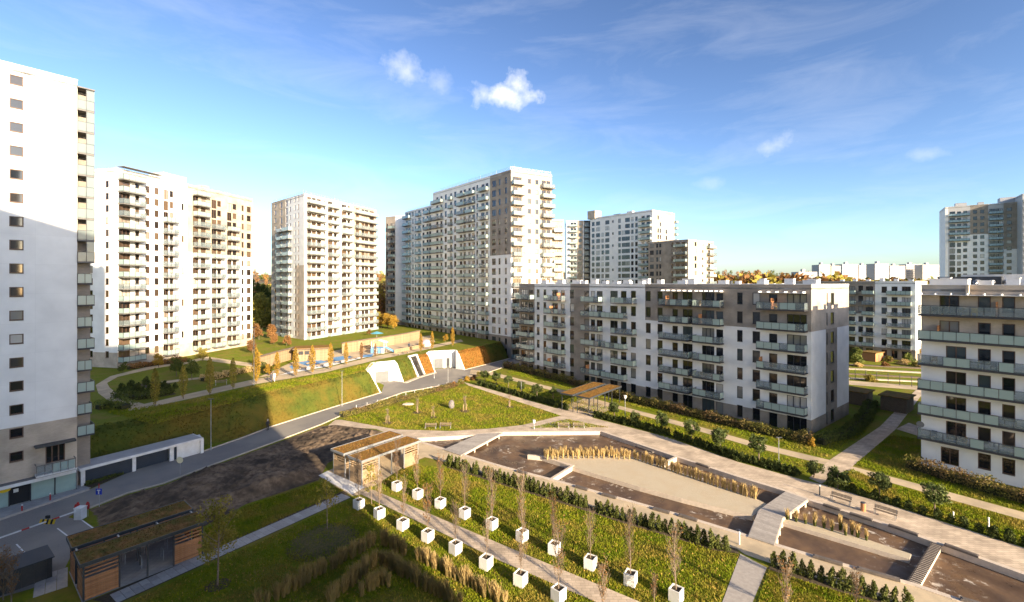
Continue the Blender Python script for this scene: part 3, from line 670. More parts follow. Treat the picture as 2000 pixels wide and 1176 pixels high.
    def roof_rail(s, i, h=1.0, mm=None):
        a, d, n, L = s.edge(i); q = MB(); k = max(2, int(L / 1.5))
        for j in range(k + 1): q.bar(s.loc(i, L * j / k, -.5, s.z1 - .3), s.loc(i, L * j / k, -.5, s.z1 + h), .05, .05)
        for z in (.35, .7, 1.0): q.bar(s.loc(i, 0, -.5, s.z1 + h * z), s.loc(i, L, -.5, s.z1 + h * z), .05, .04)
        q.build('roof_railing', mm or galv_m, s.root)
    def vent(s, x, y, w, d, h, m=None, name='roof_vent'):
        q = MB(); q.box(-w / 2, w / 2, -d / 2, d / 2, 0, h); q.box(-w / 2 - .06, w / 2 + .06, -d / 2 - .06, d / 2 + .06, h, h + .07)
        a, dd, n, L = s.edge(0)
        q.build(name, m or white_m, s.root, (x - s.o[0], y - s.o[1], s.z1 - s.par - s.o[2]), math.atan2(dd.y, dd.x))

def box_pts(A, d, L, dep, n):
    A, d, n = Vector(A), Vector(d), Vector(n); return [tuple(A), tuple(A + d * L), tuple(A + d * L - n * dep), tuple(A - n * dep)]

# --- white tower at the left edge (L1)
d1 = Vector((.614, .789)); n1 = Vector((.789, -.614)); c1 = Vector((-51, 45.9)) + d1 * 5.65; A1 = c1 - d1 * 24
FL1 = [3.34 + 2.388 * i for i in range(17)]
L1 = Building('tall white tower at the left edge with brick foot and shops', box_pts(A1, d1, 24, 15, n1), 0, 44.6, FL1, [plaster, beige, white_m], near=True, name='apartment_tower', pm=pane)
zn1 = lambda u, z: 1 if (z < 7.85 and z > 2.3) else 0
uw = 24 - 5.65 + 1.12
dz = lambda k: k == 0
cols = [Wd(uw, 1.0, .98, 1.01), Wd(uw - 7, 1.0, .98, 1.01), Dr(22.3, 1.5, 2.0, fl=dz, split=3)]
L1.face(0, cols, zn1, [2.3, 7.85])
L1.finish(zn1, zcuts=[2.3, 7.85])
# corner balconies beyond the end wall
for i, z in enumerate(FL1[1:], 1):
    wide = i >= 15; out_ = 1.42 if i % 2 or i > 8 else 1.2
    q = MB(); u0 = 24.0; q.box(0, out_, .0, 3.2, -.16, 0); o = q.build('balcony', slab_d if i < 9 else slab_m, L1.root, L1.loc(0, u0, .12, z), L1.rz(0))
    g = MB(); g.box(.03, out_ / 2 - .02, -.02, 0, .02, 1.0); gm = g.mesh('glass_panel', [frost_s if i > 8 else frost])
    put('glass_panel', gm, o); put('glass_panel', gm, o, (out_ / 2, 0, 0))
    q = MB(); q.box(out_ - .02, out_, .03, 3.1, .02, 1.0); q.build('glass_panel', frost, o)
    q = MB(); q.box(0, out_, -.035, .02, 1.0, 1.05); q.box(out_ - .04, out_, .02, 3.15, 1.0, 1.05)
    for x in (0, out_ / 2, out_ - .04): q.box(x, x + .04, -.03, .02, -.1, 1.0)
    q.build('railing', steel_d, o)
    if i > 8:
        q = MB(); q.box(out_ * .55, out_ - .02, -.015, .015, 1.06, 2.16); q.build('storm_glass', frost_s, o)
        q = MB(); q.box(out_ * .5, out_ * .55, -.03, .03, 1.05, 2.2); q.box(out_ * .52, out_, -.03, .03, 2.16, 2.22); q.build('storm_frame', steel_d, o)
        q = MB(); q.box(.02, .06, .3, 2.6, .0, 2.2); q.build('reveal_wall', beige, o)
q = MB(); q.box(0, 1.25, 1.3, 3.4, 0, FL1[16] + 2.2); q.build('stair_wall', taupe, L1.root, L1.loc(0, 24.02, .12, 0), L1.rz(0))
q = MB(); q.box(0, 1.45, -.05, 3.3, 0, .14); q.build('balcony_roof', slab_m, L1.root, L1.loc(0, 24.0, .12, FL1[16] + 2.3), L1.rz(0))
# first floor balcony, its canopy, and the shop front
bz = FL1[0] - .72
q = MB(); q.box(0, 3.0, -1.1, 0, -.14, 0); bo = q.build('balcony', white_m, L1.root, L1.loc(0, 20.75, .02, bz), L1.rz(0))
q = MB()
for x in np.linspace(.02, 2.94, 6): q.box(x, x + .04, -1.08, -1.04, -.1, 1.0)
q.box(0, 3.0, -1.1, -1.03, 1.0, 1.05); q.box(0, .04, -1.03, 0, 1.0, 1.05); q.box(2.95, 3.0, -1.03, 0, 1.0, 1.05); q.build('railing', steel_d, bo)
for k in range(5):
    q = MB(); q.box(.08 + k * .58, .58 + k * .58, -1.075, -1.05, .08, .95); q.build('glass_panel', frost if k > 1 else clear, bo)
q = MB(); q.box(0, 3.1, -.9, 0, 0, .12); q.box(0, 3.1, -.95, -.9, -.06, .16); q.build('door_canopy', steel_d, L1.root, L1.loc(0, 20.7, .01, FL1[0] + 2.15), L1.rz(0))
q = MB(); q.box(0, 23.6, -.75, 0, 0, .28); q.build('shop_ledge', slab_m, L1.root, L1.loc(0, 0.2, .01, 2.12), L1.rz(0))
q = MB(); q.box(0, 23.6, -.80, -.755, -.1, .22); q.build('ledge_fascia', white_m, L1.root, L1.loc(0, 0.2, .01, 2.12), L1.rz(0))
for k, (x0, x1, mm) in enumerate([(20.5, 22.2, shop_m), (22.3, 23.9, shop_m), (19.0, 20.4, black_m), (17.6, 18.9, shop_m), (15.9, 17.5, shop_m), (14, 15.8, black_m)]):
    q = MB(); q.box(0, x1 - x0, -.05, 0, .05, 2.05); o = q.build('shop_window', mm, L1.root, L1.loc(0, x0, .02, 0), L1.rz(0))
    q = MB(); q.box(-.05, 0, -.1, 0, 0, 2.1); q.box(x1 - x0, x1 - x0 + .05, -.1, 0, 0, 2.1); q.build('shop_frame', frame_d, o)
    if mm is black_m and k == 2:
        q = MB(); q.box(.25, .6, -.07, -.055, 1.25, 1.6); q.build('poster', white_m, o)
q = MB()
for k in range(9):
    t0, t1 = math.pi * k / 9, math.pi * (k + 1) / 9
    q.quad((0, -.1, 0), (.42 * math.cos(t0), -.1, -.3 * math.sin(t0)), (.42 * math.cos(t1), -.1, -.3 * math.sin(t1)), (0, -.12, 0))
    q.quad((.42 * math.cos(t0), -.1, -.3 * math.sin(t0)), (.42 * math.cos(t1), -.1, -.3 * math.sin(t1)), (.42 * math.cos(t1), 0, -.3 * math.sin(t1)), (.42 * math.cos(t0), 0, -.3 * math.sin(t0)))
q.build('yellow_sign', yellow_m, L1.root, L1.loc(0, 18.6, .75, 2.02), L1.rz(0))

# --- low white garage wing
ga, gb = Vector((-47.6, 50.9)), Vector((-41.2, 60.8)); gd = (gb - ga).normalized(); gn = Vector((gd.y, -gd.x)); gl = (gb - ga).length; grz = math.atan2(gn.x, -gn.y)
gw = empty('garage_wing', (ga.x, ga.y, 0), 'low white garage row with dark gates at the foot of the slope', 'garage', None, grz)
q = MB(); q.box(-.2, gl + .3, -.35, 2.6, 1.75, 2.02); q.build('roof_slab', white_m, gw)
q = MB(); q.box(-.1, gl + .1, -.15, 2.5, 2.02, 2.05); q.build('roof_gravel', roof_m, gw)
for x0, x1 in ((0, .35), (4.6, 4.95), (8.4, 8.85), (9.2, gl)):
    q = MB(); q.box(x0, x1, 0, .3, 0, 1.75); q.build('pier' if x1 - x0 < 1 else 'end_wall', white_m, gw)
for x0, x1, y in ((.35, 4.6, .12), (4.95, 8.4, .5), (8.85, 9.2, .2)):
    q = MB(); q.box(x0, x1, y, y + .08, 0, 1.75)
    for z in np.arange(.25, 1.7, .25): q.box(x0, x1, y - .012, y, z, z + .02)
    q.build('roller_gate', gate_d, gw)
q = MB(); q.box(-.2, gl, 1.6, 2.4, 0, 1.75); q.build('back_wall', white_m, gw)
q = MB(); q.prism([(gl, -.3), (gl + .35, -.3), (gl + 1.0, 2.4), (gl, 2.4)], 0, 1.75); q.build('end_pillar', white_m, gw)

# --- L2: long white and cream tower block
d2 = Vector((.21, .978)).normalized(); n2_ = Vector((d2.y, -d2.x)); A2 = (-83.1, 97)
FL2 = [ZP + 1.2 + 2.58 * i for i in range(16)]
L2 = Building('long white and cream tower block behind the left tower, its balconies in sun', box_pts(A2, d2, 37.4, 18, n2_), ZP, 46.6, FL2, [plaster, sandw, beige], fm=frame_b, pm=pane_w, name='apartment_tower')
U = lambda p: L2.U(0, p)
lo = lambda k: k < 14; hi_ = lambda k: k >= 14
cols = [Bl(U(230), U(276), 1.5), Dr(U(243), 2.4, split=3), Wd(U(268), .9), Wd(U(288), 1.0, 1.5), Wd(U(306), 1.0, 1.5), Bl(U(318), U(342), 1.3, fl=lambda k: k < 13), Dr(U(324), 1.2), Wd(U(335), .9), Wd(U(357), .6, 1.6, fl=lambda k: k % 3 == 1),
        Bl(U(377), U(404), 1.3), Dr(U(382), 1.6), Dr(U(397), 1.4), Bl(U(413), U(435), 1.2, fl=lambda k: k < 13), Dr(U(418), 1.5), Wd(U(428), 1.2), Bl(U(444), U(463), 1.2, fl=lambda k: k < 13), Dr(U(448), 1.5), Wd(U(458), 1.3), Wd(U(474), .8, 1.6), Wd(U(486), 1.5, 1.6)]
uz = U(366)
zn = lambda u, z: 2 if z < ZP + 3.2 else (1 if (u > uz and z > 30) else 0)
L2.face(0, cols, zn, [ZP + 3.2, 30], [uz])
zn = lambda u, z: 2 if z < ZP + 3.2 else 0
L2.face(3, [Wd(18 - 2.7, .9, 1.4), Wd(18 - 7, .9, 1.4), Wd(4, .9, 1.4)], zn, [ZP + 3.2])
L2.finish(zn, zcuts=[ZP + 3.2])
p = Vector(A2) + d2 * 14 - n2_ * 3; L2.vent(p.x, p.y, 6, 4, 2.2, white_m, 'lift_house')
p = Vector(A2) + d2 * 23.5 - n2_ * 3; L2.vent(p.x, p.y, 2, 2, 1.6, beige, 'lift_house')
for i in (0, 3): L2.roof_rail(i, .5)
for cpx in (230, 276): pass
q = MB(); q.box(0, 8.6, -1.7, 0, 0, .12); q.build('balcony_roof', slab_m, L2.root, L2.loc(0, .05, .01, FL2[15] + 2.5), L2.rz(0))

# --- T2: tower with rounded stack of balconies
T2p = [(-84.6, 162), (-65.2, 144.6), (-52.4, 178), (-71.8, 195.4)]
FT2 = [ZP + 2.70 * i for i in range(17)]
T2 = Building('cream tower with railed roof standing alone behind the playground', T2p, ZP, 50.4, FT2, [plaster, beige, sandw], fm=frame_b, pm=pane_w, name='apartment_tower', rail=galv_m)
U = lambda p: T2.U(0, p)
ua, ub = U(558), U(577)
zn = lambda u, z: 1 if (u < ua) else (1 if (u > ub and z < 28) else 0)
T2.face(0, [Wd(U(538), 1.3, 1.6), Bl(U(545), U(554), 1.0, fl=lambda k: k < 14), Dr(U(549), 1.6), Bl(U(557), U(570), 1.2, fl=lambda k: k < 14), Dr(U(560), 1.6), Wd(U(567), 1.0), Wd(U(576), .9, 1.7), Wd(U(583), .9, 1.7)], zn, [28], [ua, ub])
U = lambda p: T2.U(1, p); uc = U(690)
zn = lambda u, z: 2 if (u > uc and z > 30) else 0
T2.face(1, [Bl(U(597.5), U(632), 1.6, sm=slab_m), Dr(U(604), 1.8, split=3), Dr(U(613), 1.8, split=3), Dr(U(623), 1.8, split=2), Wd(U(634.5), .6, 1.5), Bl(U(640), U(660), 1.3), Dr(U(645), 2.2, split=3), Wd(U(655), 1.4), Bl(U(668), U(686), 1.3), Dr(U(672), 2.4, split=3), Wd(U(681), 1.4), Bl(U(692), U(734), 1.3), Dr(U(698), 1.8), Dr(U(709), 1.6), Wd(U(716), 2.0, split=2), Wd(U(726), 2.6, split=3)], zn, [30], [uc])
T2.finish(); T2.roof_rail(0); T2.roof_rail(1)
p = T2p[1]; T2.vent(p[0] - 3, p[1] + 16, 5, 5, 1.6, white_m, 'lift_house')
for k in range(5):
    q = MB(); q.tube([(0, 0, 0), (0, 0, random.uniform(2, 4))], .05, 5); q.build('aerial', galv_m, T2.root, (T2p[1][0] - T2.o[0] + k * 1.4 - 3, T2p[1][1] - T2.o[1] + 6 + k * 3, T2.z1 - T2.o[2] - .5))

# --- C: tall central slab
cd = Vector((-.631, .776)).normalized(); C0 = Vector((-.3, 136.8)); cr = Vector((.874, .485)).normalized()
CL = C0 + cd * 46.6; CR = C0 + cr * 14.6
FC = [.2 + 3.03 * i for i in range(18)]
C = Building('tallest block in the middle with taupe corner, white foot and railed roof', [tuple(CL), tuple(C0), tuple(CR), tuple(CR + cd * 46.6)], 0, 56.0, FC, [plaster, taupe, sandw], fm=frame_b, pm=pane, name='apartment_tower')
U = lambda p: C.U(0, p); ue = U(957)
zn = lambda u, z: 1 if z < 6.4 else (1 if (u > ue and z > 30.9) else 0)
cols = [Wd(U(988), 1.0, 1.9, .6), Wd(U(975.5), 1.0, 1.9, .6), Wd(U(964.5), 2.0, 2.0, .5, split=2), Bl(U(938.5), U(955), 1.3), Dr(U(943), 1.8), Dr(U(951), 1.4), Wd(U(932), 1.0, 1.8), Bl(U(913.5), U(928), 1.3), Dr(U(917), 1.4), Dr(U(925), 1.6), Bl(U(897), U(911), 1.4), Dr(U(900.5), 1.5), Dr(U(907.5), 1.5), Wd(U(889), 1.4, 2.0, .5), Bl(U(878.5), U(884.5), 1.0), Dr(U(881), 1.5), Wd(U(870.5), 1.5, 2.0, .5), Bl(U(846), U(866), 1.3), Dr(U(854), 1.6), Dr(U(862), 1.4)]
C.face(0, cols, zn, [6.4, 30.9], [ue])
U = lambda p: C.U(1, p)
zn = lambda u, z: 1 if z < 6.4 else (2 if z > 30.9 else 0)
C.face(1, [Bl(.15, U(1021), 1.5), Dr(U(1006), 1.8), Dr(U(1015), 1.4), Wd(U(1034), 1.1, 1.4), Wd(U(1048.5), 1.1, 1.4), Bl(U(1056), U(1079), 1.6), Dr(U(1062), 1.6), Dr(U(1071), 1.4)], zn, [6.4, 30.9])
C.finish(zn, zcuts=[6.4]); C.roof_rail(0, 1.1); C.roof_rail(1, 1.1)
for k in range(4):
    p = C0 + cd * (3 + 5 * k) + cr * 5; C.vent(p.x, p.y, 2.0, 1.4, 1.3 + .3 * (k % 2))
for k in range(3):
    p = C0 + cd * (4 + 9 * k) + cr * 4; q = MB(); q.tube([(0, 0, 0), (0, 0, 3.2)], .05, 5); q.build('aerial', galv_m, C.root, (p.x - C.o[0], p.y - C.o[1], C.z1 - .5))
# --- C2: dark-windowed continuation, lower
K0 = CL + cd * .02 - cr * .0; K1 = C0 + cd * 70
K2 = Building('shaded glassy block joining the tallest block on its left', [tuple(K1), tuple(CL + cd * .05), tuple(CL + cd * .05 + cr * 14), tuple(K1 + cr * 14)], 0, 51.6, FC[:17], [plaster, taupe, beige], fm=frame_d, name='apartment_tower')
U = lambda p: K2.U(0, p)
zn = lambda u, z: 1 if z < 6.4 else 0
K2.face(0, [Bl(U(791), U(803), 1.4, gm=frost_b), Dr(U(795), 2.0), Dr(U(800), 2.0), Wd(U(806.5), 1.3, 1.8, .5), Wd(U(811.5), 1.3, 1.8, .5), Bl(U(815), U(823), 1.2, gm=frost_b), Dr(U(819), 2.2), Wd(U(827), 1.6, 1.8, .5), Bl(U(832), U(843), 1.4, gm=frost_b), Dr(U(835), 1.6), Dr(U(840), 1.6)], zn, [6.4])
K2.finish(zn, zcuts=[6.4]); K2.roof_rail(0, .9)
# --- C3: white and taupe end block
e0, e1 = at(753, 618, 0), at(790, 618, 0)
Y3 = 196.0; e0 = ((753 - 1000) / F * (Y3 + 4), Y3 + 4); e1 = ((790 - 1000) / F * (Y3 - 1), Y3 - 1)
dd = (Vector(e1) - Vector(e0)).normalized(); nn = Vector((dd.y, -dd.x))
C3 = Building('narrow end block half white wall and half taupe balconies behind the trees', [e0, e1, tuple(Vector(e1) - nn * 16), tuple(Vector(e0) - nn * 16)], 0, 51.0, FC[:16], [plaster, taupe], fm=frame_d, name='apartment_tower')
U = lambda p: C3.U(0, p); us = U(772)
zn = lambda u, z: 1 if (u < us or z < 6.4) else 0
C3.face(0, [Bl(U(761), U(771.5), 1.3), Dr(U(764.5), 1.2), Dr(U(769), 1.2), Wd(U(756), .8)], zn, [6.4], [us]); C3.finish(zn, zcuts=[6.4])
# --- C4: balcony block peeping out right of the central slab
Y4 = 172.0; e0 = ((1072 - 1000) / F * Y4, Y4); e1 = ((1101 - 1000) / F * Y4, Y4 + 1.5); dd = (Vector(e1) - Vector(e0)).normalized(); nn = Vector((dd.y, -dd.x))
C4 = Building('cream balcony block peeping out to the right of the tallest block', [e0, e1, tuple(Vector(e1) - nn * 20), tuple(Vector(e0) - nn * 20)], 0, 46.0, [.2 + 2.95 * i for i in range(15)], [sandw, plaster], fm=frame_b, pm=pane_w, name='apartment_tower')
U = lambda p: C4.U(0, p)
C4.face(0, [Bl(U(1080), U(1099), 1.3), Dr(U(1085), 1.5), Dr(U(1094), 1.3)]); C4.finish()

# --- D: stepped white block behind the seven-storey row
D0 = Vector((64.5, 212)); dl = Vector((-.64, .768)).normalized(); dr = Vector((.782, .623)).normalized()
FD = [.4 + 3.0 * i for i in range(18)]
DL = D0 + dl * 37; DR = D0 + dr * 18.4
D = Building('white high block with grid of windows behind the seven-storey row', [tuple(DL), tuple(D0), tuple(DR), tuple(DR + dl * 37)], 0, 56.0, FD, [plaster, taupe, sandw], fm=frame_d, name='apartment_tower')
U = lambda p: D.U(0, p); hf = lambda k: k >= 7; he = lambda k: k >= 7 and k < 16
D.face(0, [Wd(U(1158.5), 1.8, 2.0, .4, fl=hf), Wd(U(1168), 2.6, 2.0, .4, fl=hf, split=2), Wd(U(1177), 1.6, 2.0, .4, fl=he), Wd(U(1186), 2.6, 2.0, .4, fl=hf, split=2), Wd(U(1197), 1.0, 1.2, .9, fl=lambda k: k >= 7 and k % 2), Wd(U(1210), 1.6, 2.0, .4, fl=hf), Wd(U(1217.5), 2.0, 2.0, .4, fl=he), Wd(U(1225.5), 2.8, 2.0, .4, fl=hf, split=2), Wd(U(1235), 1.4, 2.0, .4, fl=hf), Wd(U(1243), 1.4, 2.0, .4, fl=hf), Bl(U(1250), U(1273), 1.5, fl=hf), Dr(U(1256), 1.8, fl=hf), Dr(U(1266), 1.8, fl=hf)])
U = lambda p: D.U(1, p); zn = lambda u, z: 2
D.face(1, [Wd(U(1285.5), 1.2, 2.0, .4, fl=hf), Wd(U(1290), 1.0, 2.0, .4, fl=hf), Wd(U(1301.5), 1.2, 1.9, .4, fl=lambda k: 7 <= k < 16), Bl(U(1317), U(1317.9) + 1.2, 1.2, fl=hf)], zn)
D.finish(); p = D0 + dl * 6 + dr * 6; D.vent(p.x, p.y, 5, 4, .9); p = D0 + dl * 22 + dr * 4; D.vent(p.x, p.y, 4, 3, 1.2, steel_d); p = D0 + dl * 14 + dr * 3; D.vent(p.x, p.y, 3, 2, 1.6)
p = D0 + dl * 36 + dr * 2; D.vent(p.x, p.y, 5, 5, 4.2, beige, 'stair_head')
# --- D1 left part
Yd = 246.0; e0 = ((1106 - 1000) / F * Yd, Yd); e1 = ((1152.5 - 1000) / F * Yd, Yd - 1); dd = (Vector(e1) - Vector(e0)).normalized(); nn = Vector((dd.y, -dd.x))
D1 = Building('block of white, taupe and dark glass strips left of the white high block', [e0, e1, tuple(Vector(e1) - nn * 16), tuple(Vector(e0) - nn * 16)], 0, 55.5, [.4 + 3.05 * i for i in range(18)], [plaster, taupe, sandw, frame_d], fm=frame_d, name='apartment_tower')
U = lambda p: D1.U(0, p); u1, u2, u3 = U(1127), U(1138.5), U(1140.5)
zn = lambda u, z: 0 if u < u1 else (1 if u < u2 else (0 if u < u3 else 3))
D1.face(0, [Bl(U(1112), U(1127), 1.5, fl=hf, sm=slab_d), Dr(U(1117), 1.6, fl=hf), Dr(U(1123), 1.4, fl=hf), Wd(U(1133), 1.8, 1.8, fl=hf, split=2), Bl(U(1141), U(1152), 1.2, fl=hf, gm=clear), Dr(U(1144), 1.3, fl=hf), Dr(U(1149), 1.3, fl=hf)], zn, (), [u1, u2, u3]); D1.finish()
# --- D3 lower taupe block
E0 = Vector((73, 191)); EL = E0 + dl * 19; ER = E0 + dr * 20.8
D3 = Building('taupe mid-rise in front of the white high block with cream end wall', [tuple(EL), tuple(E0), tuple(ER), tuple(ER + dl * 19)], 0, 40.4, [.3 + 3.1 * i for i in range(13)], [plaster, taupe, sandw], fm=frame_d, name='apartment_building')
U = lambda p: D3.U(0, p); hf = lambda k: k >= 6; zn = lambda u, z: 1
D3.face(0, [Wd(U(1273), 2.0, 1.9, .4, fl=hf, split=2), Wd(U(1283.5), 1.0, 1.9, .4, fl=hf), Wd(U(1289.5), 1.0, 1.9, .4, fl=hf), Wd(U(1313.5), 1.0, 1.9, .4, fl=hf), Bl(U(1318), U(1342), 1.5, fl=hf), Dr(U(1324), 1.8, fl=hf), Dr(U(1335), 1.8, fl=hf)], zn)
U = lambda p: D3.U(1, p); zn = lambda u, z: 2
D3.face(1, [Wd(U(1358.5), 1.6, 2.0, .4, fl=hf, split=2), Wd(U(1372.5), 1.0, 1.1, .9, fl=hf), Bl(U(1380), U(1394), 1.5, fl=hf), Dr(U(1385), 1.6, fl=hf)], zn)
D3.finish(); p = E0 + dl * 9 + dr * 5; D3.vent(p.x, p.y, 4, 3, 1.0); p = E0 + dl * 3 + dr * 8; D3.vent(p.x, p.y, 2, 2, .8)

# --- M: seven-storey row along the promenade
M0 = Vector((44.3, 68.2)); md = Vector((-.643, .766)).normalized(); me_ = Vector((.782, .623)).normalized()
ML = M0 + md * 66; MR = M0 + me_ * 17
FM = [-.2 + 3.1 * i for i in range(7)]
M = Building('long seven-storey white and taupe apartment row beside the promenade', [tuple(M0), tuple(ML), tuple(ML + me_ * 17), tuple(MR)], 0, 22.2, FM, [plaster, taupe, beige], near=True, fm=frame_d)
U = lambda p: M.U(0, p)
s1, s2, s3, s4, s5 = U(1450), U(1260), U(1151), U(1114), U(1044)
def zn(u, z):
    if z < 2.1: return 1
    if u < s2: return 1 if z > 15.2 else 0
    if u < s3: return 0
    if u < s4: return 1
    if u < s5: return 0
    return 1
up = lambda k: k >= 1
cols = [Wd(U(1477), 1.15, 1.9, .55), Bl(U(1578), U(1484), 1.5, fl=up, sm=slab_d), Dr(U(1510), 1.2, 2.2, split=1), Dr(U(1556), 2.7, 2.3, split=3), Wd(U(1445), .9, 1.9, .55), Bl(U(1414), U(1360), 1.5, fl=up, sm=slab_d), Dr(U(1383), 2.2, 2.3, split=3), Dr(U(1405.5), 1.2, 2.2, split=1), Bl(U(1352), U(1294), 1.5, fl=up, sm=slab_d), Dr(U(1343), 1.9, 2.3, split=2), Wd(U(1318.5), 1.1, 1.6, .7), Wd(U(1289), 1.1, 1.9, .55), Wd(U(1266), 1.1, 1.9, .55),
        Wd(U(1237), 1.2, 1.9, .55), Bl(U(1244), U(1201), 1.5, fl=lambda k: k >= 1 and k % 2 == 0), Bl(U(1226), U(1182), 1.5, fl=lambda k: k >= 1 and k % 2 == 1), Dr(U(1199), 1.9, 2.3), Dr(U(1218), 1.4, 2.3, split=1), Bl(U(1177), U(1142), 1.5, fl=up), Dr(U(1171), 1.6, 2.2), Dr(U(1146), 1.4, 2.2, split=1), Dr(U(1158), 1.2, 2.2, split=1), Wd(U(1117), 1.2, 1.9, .55), Bl(U(1105), U(1070), 1.5, fl=up), Dr(U(1084), 1.9, 2.3), Dr(U(1099), 1.3, 2.2, split=1), Wd(U(1064), 1.0, 1.9, .55), Wd(U(1051), 1.0, 1.9, .55), Bl(U(1044), U(1016), 1.6, fl=up, sm=slab_d), Dr(U(1037), 1.6, 2.2), Dr(U(1024), 2.4, 2.3, split=3)]
M.face(0, cols, zn, [2.1, 15.2], [s1, s2, s3, s4, s5])
U = lambda p: 17 - M.U(3, p) if False else M.U(3, p)
t1, t2 = M.U(3, 1613), M.U(3, 1635)
def zn3(u, z):
    if z < 2.1 or z > 15.2: return 2 if z > 15.2 else 1
    return 1 if (t2 < u < t1 or t1 < u < t2) else 0
M.face(3, [Wd(M.U(3, 1615.5), .5, 1.9, .55), Wd(M.U(3, 1626), 1.5, 1.9, .55)], zn3, [2.1, 15.2], [t1, t2])
M.finish(zn3, zcuts=[2.1, 15.2])
for (pa, pb) in ((1574, 1486), (1413, 1362), (1352, 1297)):     # slatted sun canopies over the top balconies
    ua, ub = sorted((M.U(0, pa), M.U(0, pb))); q = MB(); Lc = ub - ua
    q.box(-Lc / 2, Lc / 2, -1.25, -.02, 0, .06)
    for k in range(6): x = -Lc / 2 + .1 + (Lc - .2) * k / 5; q.box(x - .06, x + .06, -1.2, 0, .06, .26)
    q.build('sun_canopy', coping_m, M.root, M.loc(0, (ua + ub) / 2, 0, 20.9), M.rz(0))
for k in range(17):
    u = 1.5 + 3.75 * k + random.uniform(-.8, .8); p = M0 + md * u + me_ * random.uniform(2.5, 6); M.vent(p.x, p.y, random.uniform(.7, 2.0), random.uniform(.7, 1.2), random.uniform(.95, 1.5))
for k in range(8):
    u = 3 + 8 * k; p = M0 + md * u + me_ * random.uniform(8, 14); M.vent(p.x, p.y, 1.6, 1.0, random.uniform(1.0, 1.7), random.choice([white_m, steel_d]))
# --- R2: near block at the right edge
R0 = Vector((50.7, 57.1)); rd = Vector((.612, -.79)).normalized(); re_ = Vector((.79, .612)).normalized()
FR = [.65 + 3.0 * i for i in range(7)]
R2 = Building('near white block at the right edge wrapped in long glass balconies', [tuple(R0 + rd * 24), tuple(R0), tuple(R0 + re_ * 40), tuple(R0 + rd * 24 + re_ * 40)], 0, 22.2, FR, [plaster, beige, taupe], near=True, fm=frame_b)
U = lambda p: R2.U(0, p)
zn = lambda u, z: 1 if z > 15.4 else 0
top2 = lambda k: k >= 5; low = lambda k: 0 < k < 5; gr = lambda k: k == 0
cols = [Bl(.05, 23.9, 1.5, fl=up, sm=slab_d), Dr(U(1854), 1.75, 2.2, fl=top2), Dr(U(1867), 1.75, 2.2, fl=low), Wd(U(1922.5), 1.05, 1.75, .5), Wd(U(1970), 1.0, 1.75, .5), Dr(24 - 10.5, 1.8), Dr(24 - 14, 1.4), Dr(24 - 18, 2.2), Dr(U(1855), 1.6, 2.0, fl=gr)]
R2.face(0, [c if c[0] != 'b' else Bl(.1, U(1797.5), 1.5, fl=up, sm=slab_d) for c in cols], zn, [15.4]); R2.finish(zn, zcuts=[15.4])
q = MB(); q.box(-9, 9, -1.35, -.02, 0, .06)
for k in range(14): x = -8.9 + 17.8 * k / 13; q.box(x - .06, x + .06, -1.3, 0, .06, .24)
q.build('sun_canopy', coping_m, R2.root, R2.loc(0, 15, 0, 21.0), R2.rz(0))
q = MB(); q.box(-.12, .12, -.9, 0, 0, .95); q.build('party_fin', beige, R2.root, R2.loc(0, R2.U(0, 1892), .0, 21.25), R2.rz(0))
for (u, v, w, dd_, h, mm) in ((2, 4, 3.5, 2, 1.2, coping_m), (5, 5.5, 1.2, 1.2, 1.0, white_m), (7.5, 3.5, 1.0, 1.0, 1.3, white_m), (8, 8, 3, 1.2, 1.6, white_m), (11, 5, 4, 3, 1.1, steel_d), (3, 10, 6, 2, 1.5, steel_d), (6, 13, 8, 2, 1.8, white_m), (1, 8, 1, 1, 1.4, white_m)):
    p = R0 + rd * u + re_ * v; R2.vent(p.x, p.y, w, dd_, h, mm)
for k in range(3):
    q = MB(); q.tube([(0, 0, 0), (0, 0, .5), (.4, 0, .9), (3.6, 0, .9), (4, 0, .5), (4, 0, 0)], .28, 8); p = R0 + rd * (4 + k * 1.2) + re_ * (6 + 1.6 * k); q.build('air_duct', galv_m, R2.root, (p.x - R2.o[0], p.y - R2.o[1], R2.z1 - .5), math.atan2(re_.y, re_.x), smooth=True)
# --- M2: block seen in the gap
N0 = Vector((788 / F * 131, 131)); nd = Vector((-.614, .789)).normalized()
M2 = Building('white and taupe block seen in the gap between the two nearer blocks', [tuple(N0), tuple(N0 + nd * 34), tuple(N0 + nd * 34 + me_ * 15), tuple(N0 + me_ * 15)], 0, 22.9, [.3 + 3.12 * i for i in range(7)], [plaster, taupe], fm=frame_d)
U = lambda p: M2.U(0, p); uu = U(1709)
zn = lambda u, z: 1 if (z < 3.2 or (u > uu and z > 13)) else 0
M2.face(0, [Wd(U(1727), 1.3, 1.8, .5), Bl(U(1781), U(1733), 1.4, fl=up), Dr(U(1747), 1.4), Dr(U(1770), 2.0, split=3), Bl(U(1708), U(1685), 1.4, fl=up), Dr(U(1698), 1.8), Wd(U(1681), 1.2, 1.7), Bl(U(1672), U(1655), 1.4, fl=up), Dr(U(1664), 1.6)], zn, [3.2, 13], [uu]); M2.finish(zn, zcuts=[3.2])
for k in range(6): p = N0 + nd * (1.5 + 3.4 * k) + me_ * 3; M2.vent(p.x, p.y, 1.0, .8, random.uniform(.8, 1.4))
